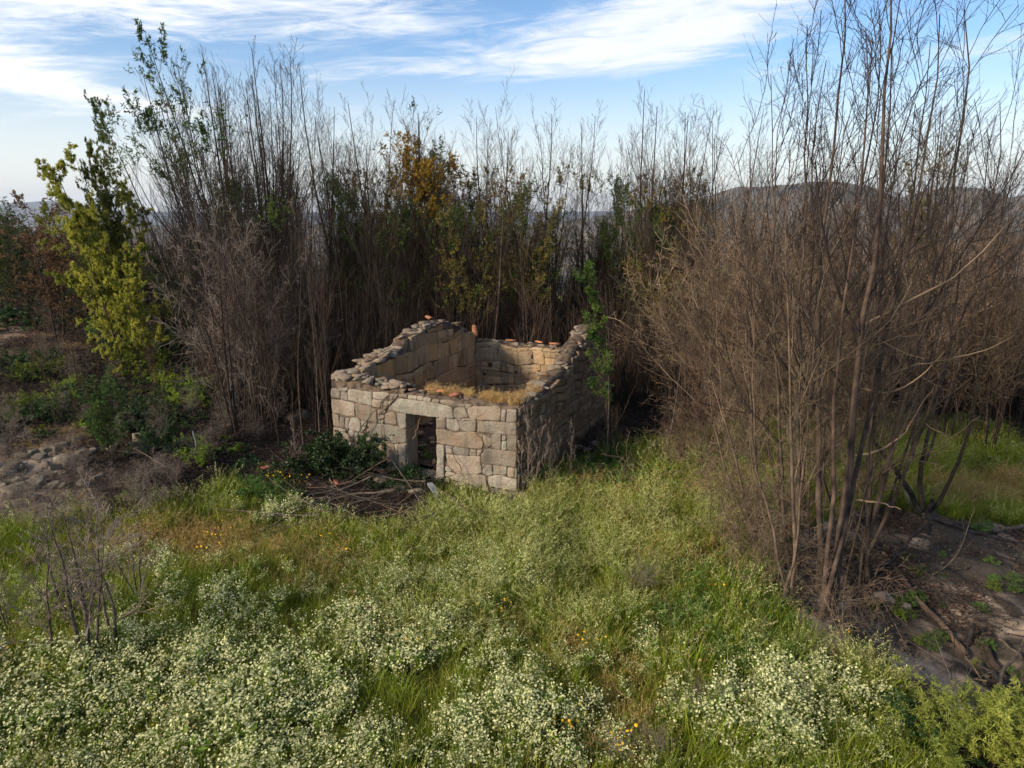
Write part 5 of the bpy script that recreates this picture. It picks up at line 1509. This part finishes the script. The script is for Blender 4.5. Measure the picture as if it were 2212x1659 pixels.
limb('fallen_branch', [g(2420, 1700, .2), g(2450, 1640, .35), g(2520, 1540, .5)], .035, .02, M['bark_grey'], 'grey branch crossing upward over the log heap', 'branch')
limb('charred_stump', [g(2352, 1572, 0), g(2365, 1560, .12), g(2382, 1525, .45)], .09, .035, M['char'], 'short black stump jutting from the bank like a horn', 'stump')
limb('pale_stick', [gp(419, 985), at(424, 965, gp(419, 985).y), at(417, 930, gp(419, 985).y + .1)], .035, .02, M['plank'], 'lone pale barkless stick in the dark hollow', 'stick')

# branch pile before the door
V_br = []
for i in range(6):
    rg = np.random.default_rng(950 + i)
    P, Rr = stems(1, 2.6, 0, 0, .022, 9, rg, .09, .3, .01, 0)
    P1, R1 = grow(P, Rr, 5, .2, .95, 32, 10, .45, .3, 0, .08, 5, .6, rg)
    P2, R2 = grow(P1, R1, 3, .2, .95, 32, 10, .5, .3, 0, .08, 4, .6, rg)
    mb = MB(); mb.add(*tubes(P, Rr[:, 0], Rr[:, 1], 6)); mb.add(*tubes(P1, R1[:, 0], R1[:, 1], 4)); mb.add(*tubes(P2, R2[:, 0], R2[:, 1], 3))
    V_br.append(mb.mesh('fallen_branch', [[M['bark_grey'], M['bark'], M['bark_brown']][i % 3]]))
rp = np.random.default_rng(12)
for i in range(64):
    p = gp(rp.uniform(655, 960), rp.uniform(1035, 1125), .08 + .25 * rp.random())
    o = link('fallen_branch', V_br[i % 6], None, tuple(p)); o.rotation_euler = (R(rp.uniform(72, 97)), rp.uniform(0, 6), R(rp.uniform(0, 360))); s = rp.uniform(.55, 1.1); o.scale = (s, s, s)
    tag(o, 'thin dead branch in the brushwood heap before the doorway', 'branch', 'branches heaped before the doorway')
for i, (a, b_, c) in enumerate([((560, 1150), (700, 1075), (800, 1030)), ((640, 1080), (760, 1070), (850, 1058))]):
    limb('fallen_branch', [gp(*a, .1), gp(*b_, .3), gp(*c, .5)], .02, .032, M['bark_grey'], ['long pale bowed branch slanting from the flowers up to the heap before the doorway', 'second long pale branch lying level across the heap'][i], 'branch')
for i in range(64):
    px, py = (rp.uniform(1850, 2300), rp.uniform(1150, 1560)) if i % 2 else (rp.uniform(1700, 1950), rp.uniform(1200, 1500))
    p = gp(px, py, .05)
    o = link('fallen_branch', V_br[i % 6], None, tuple(p)); o.rotation_euler = (R(rp.uniform(76, 94)), rp.uniform(0, 6), R(rp.uniform(0, 360))); s = rp.uniform(.4, 1.0); o.scale = (s, s, s)
    tag(o, 'thin dead branch strewn over the charred bank', 'branch', 'branches strewn on the charred bank')
for i in range(60):
    p = gp(rp.uniform(300, 700), rp.uniform(800, 1050), .05)
    o = link('fallen_branch', V_br[i % 6], None, tuple(p)); o.rotation_euler = (R(rp.uniform(60, 97)), rp.uniform(0, 6), R(rp.uniform(0, 360))); s = rp.uniform(.4, 1.); o.scale = (s, s, s)
    tag(o, 'dead branch fallen in the dark hollow left of the hut', 'branch', 'branches fallen left of the hut')

# plank
pl = gp(928, 1045, .25); q = gp(958, 1098, .10)
def plank():
    a = np.array(pl); b = np.array(q); d = unit(b - a); L = np.linalg.norm(b - a); sd = unit(np.cross(d, UP)); n = np.cross(sd, d)
    mb = MB(); k = 8; V = []
    for t in np.linspace(0, L, k):
        w = .07 + .005 * math.sin(t * 9)
        for (u, v) in ((-w, 0), (w, 0), (w, .04), (-w, .04)): V.append(d * t + sd * u + n * (v + .01 * math.sin(t * 3)))
    F_ = [[i * 4 + j, i * 4 + (j + 1) % 4, i * 4 + 4 + (j + 1) % 4, i * 4 + 4 + j] for i in range(k - 1) for j in range(4)]
    mb.add(V, [np.array(F_), np.array([[3, 2, 1, 0], [4 * k - 4, 4 * k - 3, 4 * k - 2, 4 * k - 1]])])
    o = link('wooden_plank', mb.mesh('wooden_plank', [M['plank']], False), None, tuple(a)); tag(o, 'weathered grey plank lying below the doorway threshold', 'plank')
plank()

# boulders and loose stones
def boulder(px, py, size, label, seed, flat=.7, group=None, lich=.6, name='boulder', sink=.3, mat_='rock', cat='rock'):
    rg = np.random.default_rng(seed)
    P, F_ = rock_verts(rg, (size, size * rg.uniform(.6, .9), size * flat), 1, 16, 10, .18)
    P = P + (np.stack([fbm(P[:, 1] * 3, P[:, 2] * 3, seed, 3), fbm(P[:, 0] * 3, P[:, 2] * 3, seed + 1, 3), fbm(P[:, 0] * 3, P[:, 1] * 3, seed + 2, 3)], 1) - .5) * size * .25
    mb = MB(); mb.add(rotz(P, rg.uniform(0, 6)), F_, 0, np.array([rg.uniform(.3, .8), .2, lich]))
    p = gp(px, py); p.z += size * flat * (1 - sink) * .6
    o = link(name, mb.mesh(name, [M[mat_]], True, 'st'), None, tuple(p)); tag(o, label, cat, group); return o


boulder(152, 1000, .36, 'lichen-covered grey boulder on the left bank, largest', 1, .6, lich=.9)
boulder(130, 975, .32, 'dark rounded boulder just behind the lichened one', 2, .55, lich=.5)
boulder(28, 1062, .42, 'flat pale boulder at the left edge', 3, .35, lich=.3)
boulder(18, 1018, .28, 'pale boulder at the left edge above the flat one', 4, .5, lich=.2)
boulder(75, 1045, .26, 'low boulder right of the flat pale one', 5, .45, lich=.4)
rq = np.random.default_rng(44)
for i in range(70):
    boulder(rq.normal(60, 70), rq.normal(1005, 32), rq.uniform(.07, .22), 'broken grey rock in the rubble on the left bank', 200 + i, rq.uniform(.4, .7), 'rubble on the left bank', rq.uniform(0, .6), 'rubble_rock')
boulder(305, 955, .28, 'whitish rock in the dark hollow left of the thicket', 7, .7, lich=.4)
boulder(245, 970, .22, 'small grey rock right of the lichened boulder', 8, .7)
boulder(585, 893, .55, 'pale rock slab under the thicket left of the hut', 9, .4, lich=.2)
boulder(640, 905, .5, 'brown rock slab nearer the hut corner', 10, .4, lich=.1)
boulder(*src(2212, 1225), .24, 'white boulder beside the star stump', 11, .8, lich=0., mat_='granite')
boulder(*src(1875, 1310), .30, 'pale boulder wedged among the burnt clump stems', 12, .9, lich=.1, mat_='granite')
boulder(*src(2155, 1462), .22, 'half-buried pale rock at the top of the charred bank', 13, .5, lich=.1, mat_='granite')
boulder(*src(2208, 1485), .12, 'small white stone beside the half-buried rock', 14, .6, lich=.1, mat_='granite')
boulder(*src(2470, 1522), .09, 'small pinkish stone near the right edge of the bank', 15, .6, lich=.0, mat_='granite')
boulder(440, 742, .35, 'dull rock under the leaning trees', 16, .6)
rs = np.random.default_rng(8)
def gravel():
    ms = []
    for i in range(6):
        P, F_ = rock_verts(rs, (1, .75, .55), 1, 8, 5); mb = MB(); mb.add(P, F_, 0, np.array([rs.uniform(.0, .8), .5, .2])); ms.append(mb.mesh('stone', [M['rock']], True, 'st'))
    px = np.concatenate([rs.normal(70, 90, 260), rs.uniform(1880, 2350, 260), rs.uniform(-100, 420, 90), rs.uniform(660, 950, 60)]); py = np.concatenate([rs.normal(985, 40, 260), rs.uniform(1150, 1560, 260), rs.uniform(690, 1120, 90), rs.uniform(1030, 1110, 60)])
    P = np.array([tuple(gp(a, b, .01)) for a, b in zip(px, py)])
    scatter('loose_stones', ms, P, rs, .012, .05, .3, None, None, 'small loose stones scattered over the bare soil', 'stones')
gravel()


def litter():
    """dark leaf and twig litter, low green cover in the shaded places"""
    tw = []
    for i in range(4):
        rg = np.random.default_rng(970 + i); n = 40
        P = np.empty((n, 3, 3)); a = rg.uniform(0, 6.28, n); c = rg.normal(0, .35, (n, 3)) * [1, 1, .08] + [0, 0, .05]; d = np.stack([np.cos(a), np.sin(a), rg.normal(0, .2, n)], 1)
        for j in range(3): P[:, j] = c + d * (j - 1) * .22 + rg.normal(0, .02, (n, 3))
        mb = MB(); mb.add(*tubes(P, np.full(n, .006), np.full(n, .004), 3), 0)
        C = rg.normal(0, .4, (120, 3)) * [1, 1, .04] + [0, 0, .03]; mb.add(*leaf_quads(C, rg.normal(0, 1, (120, 3)) * [1, 1, .3], .07, .035, rg), 1)
        tw.append(mb.mesh('litter', [M['twig_dark'], M['litter']]))
    n = 9000; x = rs.uniform(-22, 26, n); y = rs.uniform(13, 42, n); z = hgt(x, y); px, py = proj(x, y, z)
    ok = ~inpoly(px, py, MEADOW) & ~in_ruin(x, y) & ~((px > 1500) & (y < 22) & (rs.random(n) < .75)) & ~((px < 250) & (py > 900) & (rs.random(n) < .8))
    scatter('forest_litter', tw, np.stack([x, y, z], 1)[ok], rs, .7, 1.3, .05, None, None, 'dark litter of twigs and dead leaves under the thicket', 'litter')
    gc = [lowbush(980 + i, .35, .9, ['bush_dark', 'leaf_weed', 'bush_dark'][i], 10, 6, (.07, .03)) for i in range(3)]
    ms = []
    for v in gc: ms.append(v['foliage'])
    n = 5000; x = rs.uniform(-22, 24, n); y = rs.uniform(15, 38, n); z = hgt(x, y); px, py = proj(x, y, z)
    w = blobs(px, py, [(360, 830, 160, 70, .9), (160, 880, 200, 60, .7), (60, 870, 120, 60, .6), (430, 1000, 150, 50, .5), (560, 1060, 120, 35, .8), (1330, 1020, 180, 45, .9), (900, 1040, 70, 25, .8), (770, 1010, 90, 25, .8), (250, 1060, 120, 40, .35), (1500, 1000, 160, 60, .7), (1620, 1020, 300, 70, .6), (600, 760, 120, 60, .35), (650, 870, 80, 60, .5), (2130, 960, 200, 70, .5)])
    ok = (rs.random(n) < w) & ~in_ruin(x, y, 0) & (fbm(x * .9, y * .9, 501, 3) > .42)
    scatter('green_ground_cover', ms, np.stack([x, y, z], 1)[ok], rs, .6, 1.3, .1, None, None, 'patches of dark green ground cover in the shade', 'ground cover')
    dg = [grass_tuft(990 + i, 30, .22, .16, .009, .7, [M['grass_dry'], M['straw']], 5, .2) for i in range(4)]
    n = 5000; x = rs.uniform(-22, -4, n); y = rs.uniform(13, 34, n); z = hgt(x, y); px, py = proj(x, y, z)
    w = blobs(px, py, [(150, 930, 260, 60, .45), (330, 1080, 220, 40, .6), (100, 760, 220, 50, .4), (230, 700, 120, 30, .4), (60, 1120, 150, 60, .3)])
    ok = (rs.random(n) < w)
    scatter('bank_grass', dg, np.stack([x, y, z], 1)[ok], rs, .6, 1.2, .15, None, None, 'thin dry grass on the stony left bank', 'grass')
litter()

# on the wall tops: dry grass, tiles
def walltop():
    dg = [grass_tuft(1000 + i, 40, .20, .10, .006, .5, [M['straw'], M['straw']], 8, .1) for i in range(3)]
    P = []
    for _ in range(210):
        s = rs.uniform(.1, 2.9) if rs.random() < .75 else rs.uniform(.1, 1.2); t = rs.uniform(.18, .62)
        P.append(FR + E1 * s + E2 * t + UP * (2.50 + .03 * s))
    for _ in range(40):
        P.append(FR + E1 * rs.uniform(.1, .5) + E2 * rs.uniform(.4, 2.2) + UP * 2.48)
    scatter('wall_top_grass', dg, P, rs, .6, 1.15, .15, None, None, 'dry straw grass growing along the top of the front wall', 'grass')
    def tile(loc, rz, rx, s, label, seed):
        rg = np.random.default_rng(seed); k = 9; V = []
        for y in (0, .5, 1):
            for i in range(k):
                a = math.pi * (.12 + .76 * i / (k - 1)); r = .085 - .012 * y
                V.append((math.cos(a) * r, y * .34 * (1 + rg.normal(0, .04)), math.sin(a) * r))
        V = np.array(V); V2 = V.copy(); V2[:, [0, 2]] *= .84; n = len(V)
        F_ = []
        for y in range(2):
            for i in range(k - 1):
                a = y * k + i; F_.append([a, a + k, a + k + 1, a + 1]); F_.append([n + a + 1, n + a + k + 1, n + a + k, n + a])
        bd = [i for i in range(k)] + [2 * k - 1 + 0, 3 * k - 1] + [3 * k - 1 - i for i in range(1, k)] + [k]
        for i in range(len(bd)):
            a, b = bd[i], bd[(i + 1) % len(bd)]; F_.append([a, b, n + b, n + a])
        mb = MB(); mb.add(np.concatenate([V, V2]) * s, np.array(F_))
        o = link('roof_tile', mb.mesh('roof_tile', [M['tile']]), None, tuple(loc)); o.rotation_euler = (rx, 0, rz); tag(o, label, 'roof tile')
    f = lambda s, t, z: FR + E1 * s + E2 * t + UP * z
    tile(f(2.55, .30, 2.57), 1.2, .05, 1.0, 'orange roof tile fragment on the front wall top right above the lintel end', 1)
    tile(f(1.75, .22, 2.58), 2.0, -.05, 1.0, 'broken orange tile on the front wall top, nearest the right corner', 2)
    tile(f(2.2, .34, 2.56), 1.3, .0, 1.1, 'dull tile lying flat between the two orange ones on the front wall', 3)
    tile(f(W_ - .3, 5.4, 3.68), .5, .1, 1.3, 'orange tile on the peak of the left gable', 4)
    tile(f(W_ - .5, L_ - .35, 2.6), .2, .9, 1.5, 'curved tile standing up at the back left wall corner', 5)
    tile(f(2.6, L_ - .25, 2.53), 1.0, .1, 1.0, 'reddish tile on the middle of the back wall', 6)
    tile(f(1.9, L_ - .3, 2.53), 1.4, .05, 1.2, 'dark tile on the back wall toward the right gable', 7)
    tile(f(3.7, L_ - .3, 2.53), 1.4, .05, 1.2, 'dark tile on the back wall toward the left corner', 8)
    p = gp(730, 1055, .03); tile(p, .4, .1, 1.2, 'orange tile shard on the ground below the dark bush', 9)
    p = gp(590, 1010, .03); tile(p, 2.4, .1, 1.2, 'orange tile shard on the ground at the left of the heap', 10)
walltop()


# thin evening haze over the valley
hb = bpy.data.meshes.new('haze')
x0, x1, y0, y1, z0, z1 = -11500, 11500, -9500, 11500, -190, 240
hb.from_pydata([(x, y, z) for z in (z0, z1) for y in (y0, y1) for x in (x0, x1)], [], [(0, 2, 3, 1), (4, 5, 7, 6), (0, 1, 5, 4), (2, 6, 7, 3), (0, 4, 6, 2), (1, 3, 7, 5)])
mh_, nt, N, L = mat('haze_air'); v = N('ShaderNodeVolumePrincipled'); v.inputs['Color'].default_value = (.82, .88, .98, 1); v.inputs['Density'].default_value = .00008; v.inputs['Anisotropy'].default_value = .3
o = N('ShaderNodeOutputMaterial'); L(v.outputs[0], o.inputs['Volume']); hb.materials.append(mh_)
tag(link('haze', hb), 'thin haze in the valley air', 'haze', kind='stuff')


# thin branches leaning on the front wall
def on_wall(pts, fn, off):
    fr_ = wall_frame(FR, E1, -E2); q = [back(*fn(*p), fr_) for p in pts]
    return [FR + E1 * a + UP * b_ - E2 * o_ for (a, b_), o_ in zip(q, off)]
limb('leaning_branch', on_wall([(520, 1060), (560, 900), (620, 740), (760, 540), (920, 340), (1060, 210)], A_, [.45, .36, .28, .2, .14, .06]), .022, .012, M['bark_grey'], 'thin brown branch leaning diagonally on the front wall left of the doorway', 'branch')
limb('leaning_branch', on_wall([(918, 1480), (908, 1060), (860, 800), (835, 600), (850, 380)], A_, [.12, .1, .08, .08, .07]), .009, .006, M['bark'], 'fine dark upright stem against the front wall just left of the doorway', 'branch')
limb('leaning_branch', on_wall([(720, 1430), (640, 1200), (520, 1010), (420, 880), (330, 790)], B_, [.35, .25, .16, .1, .07]), .010, .006, M['bark'], 'fine dark stem slanting over the front wall right of the doorway', 'branch')
limb('leaning_branch', on_wall([(1365, 960), (1395, 850), (1430, 690), (1440, 650)], A_, [.1, .05, .03, .0]), .010, .007, M['twig_tan'], 'thin pale stem hanging inside the doorway opening', 'branch')


# stones fallen from the walls, half sunk at the foot of the ruin
rf = np.random.default_rng(31)
for i in range(26):
    if i % 2: q_ = FR + E1 * rf.uniform(-.1, W_) - E2 * rf.uniform(.15, .9)
    else: q_ = FR - E1 * rf.uniform(.15, .8) + E2 * rf.uniform(0, 5)
    a = rf.uniform(.09, .24); P, F_ = rock_verts(rf, (a, a * .75, a * .55)); mb = MB(); mb.add(rotz(P, rf.uniform(0, 6)), F_, 0, np.array([rf.random(), .4, .4]))
    o = link('fallen_stone', mb.mesh('fallen_stone', [M['granite']], True, 'st'), None, (q_[0], q_[1], float(hgt(q_[0], q_[1])) + a * .3))
    tag(o, 'rough granite stone fallen at the foot of the ruin walls', 'stone', 'stones fallen at the foot of the ruin')
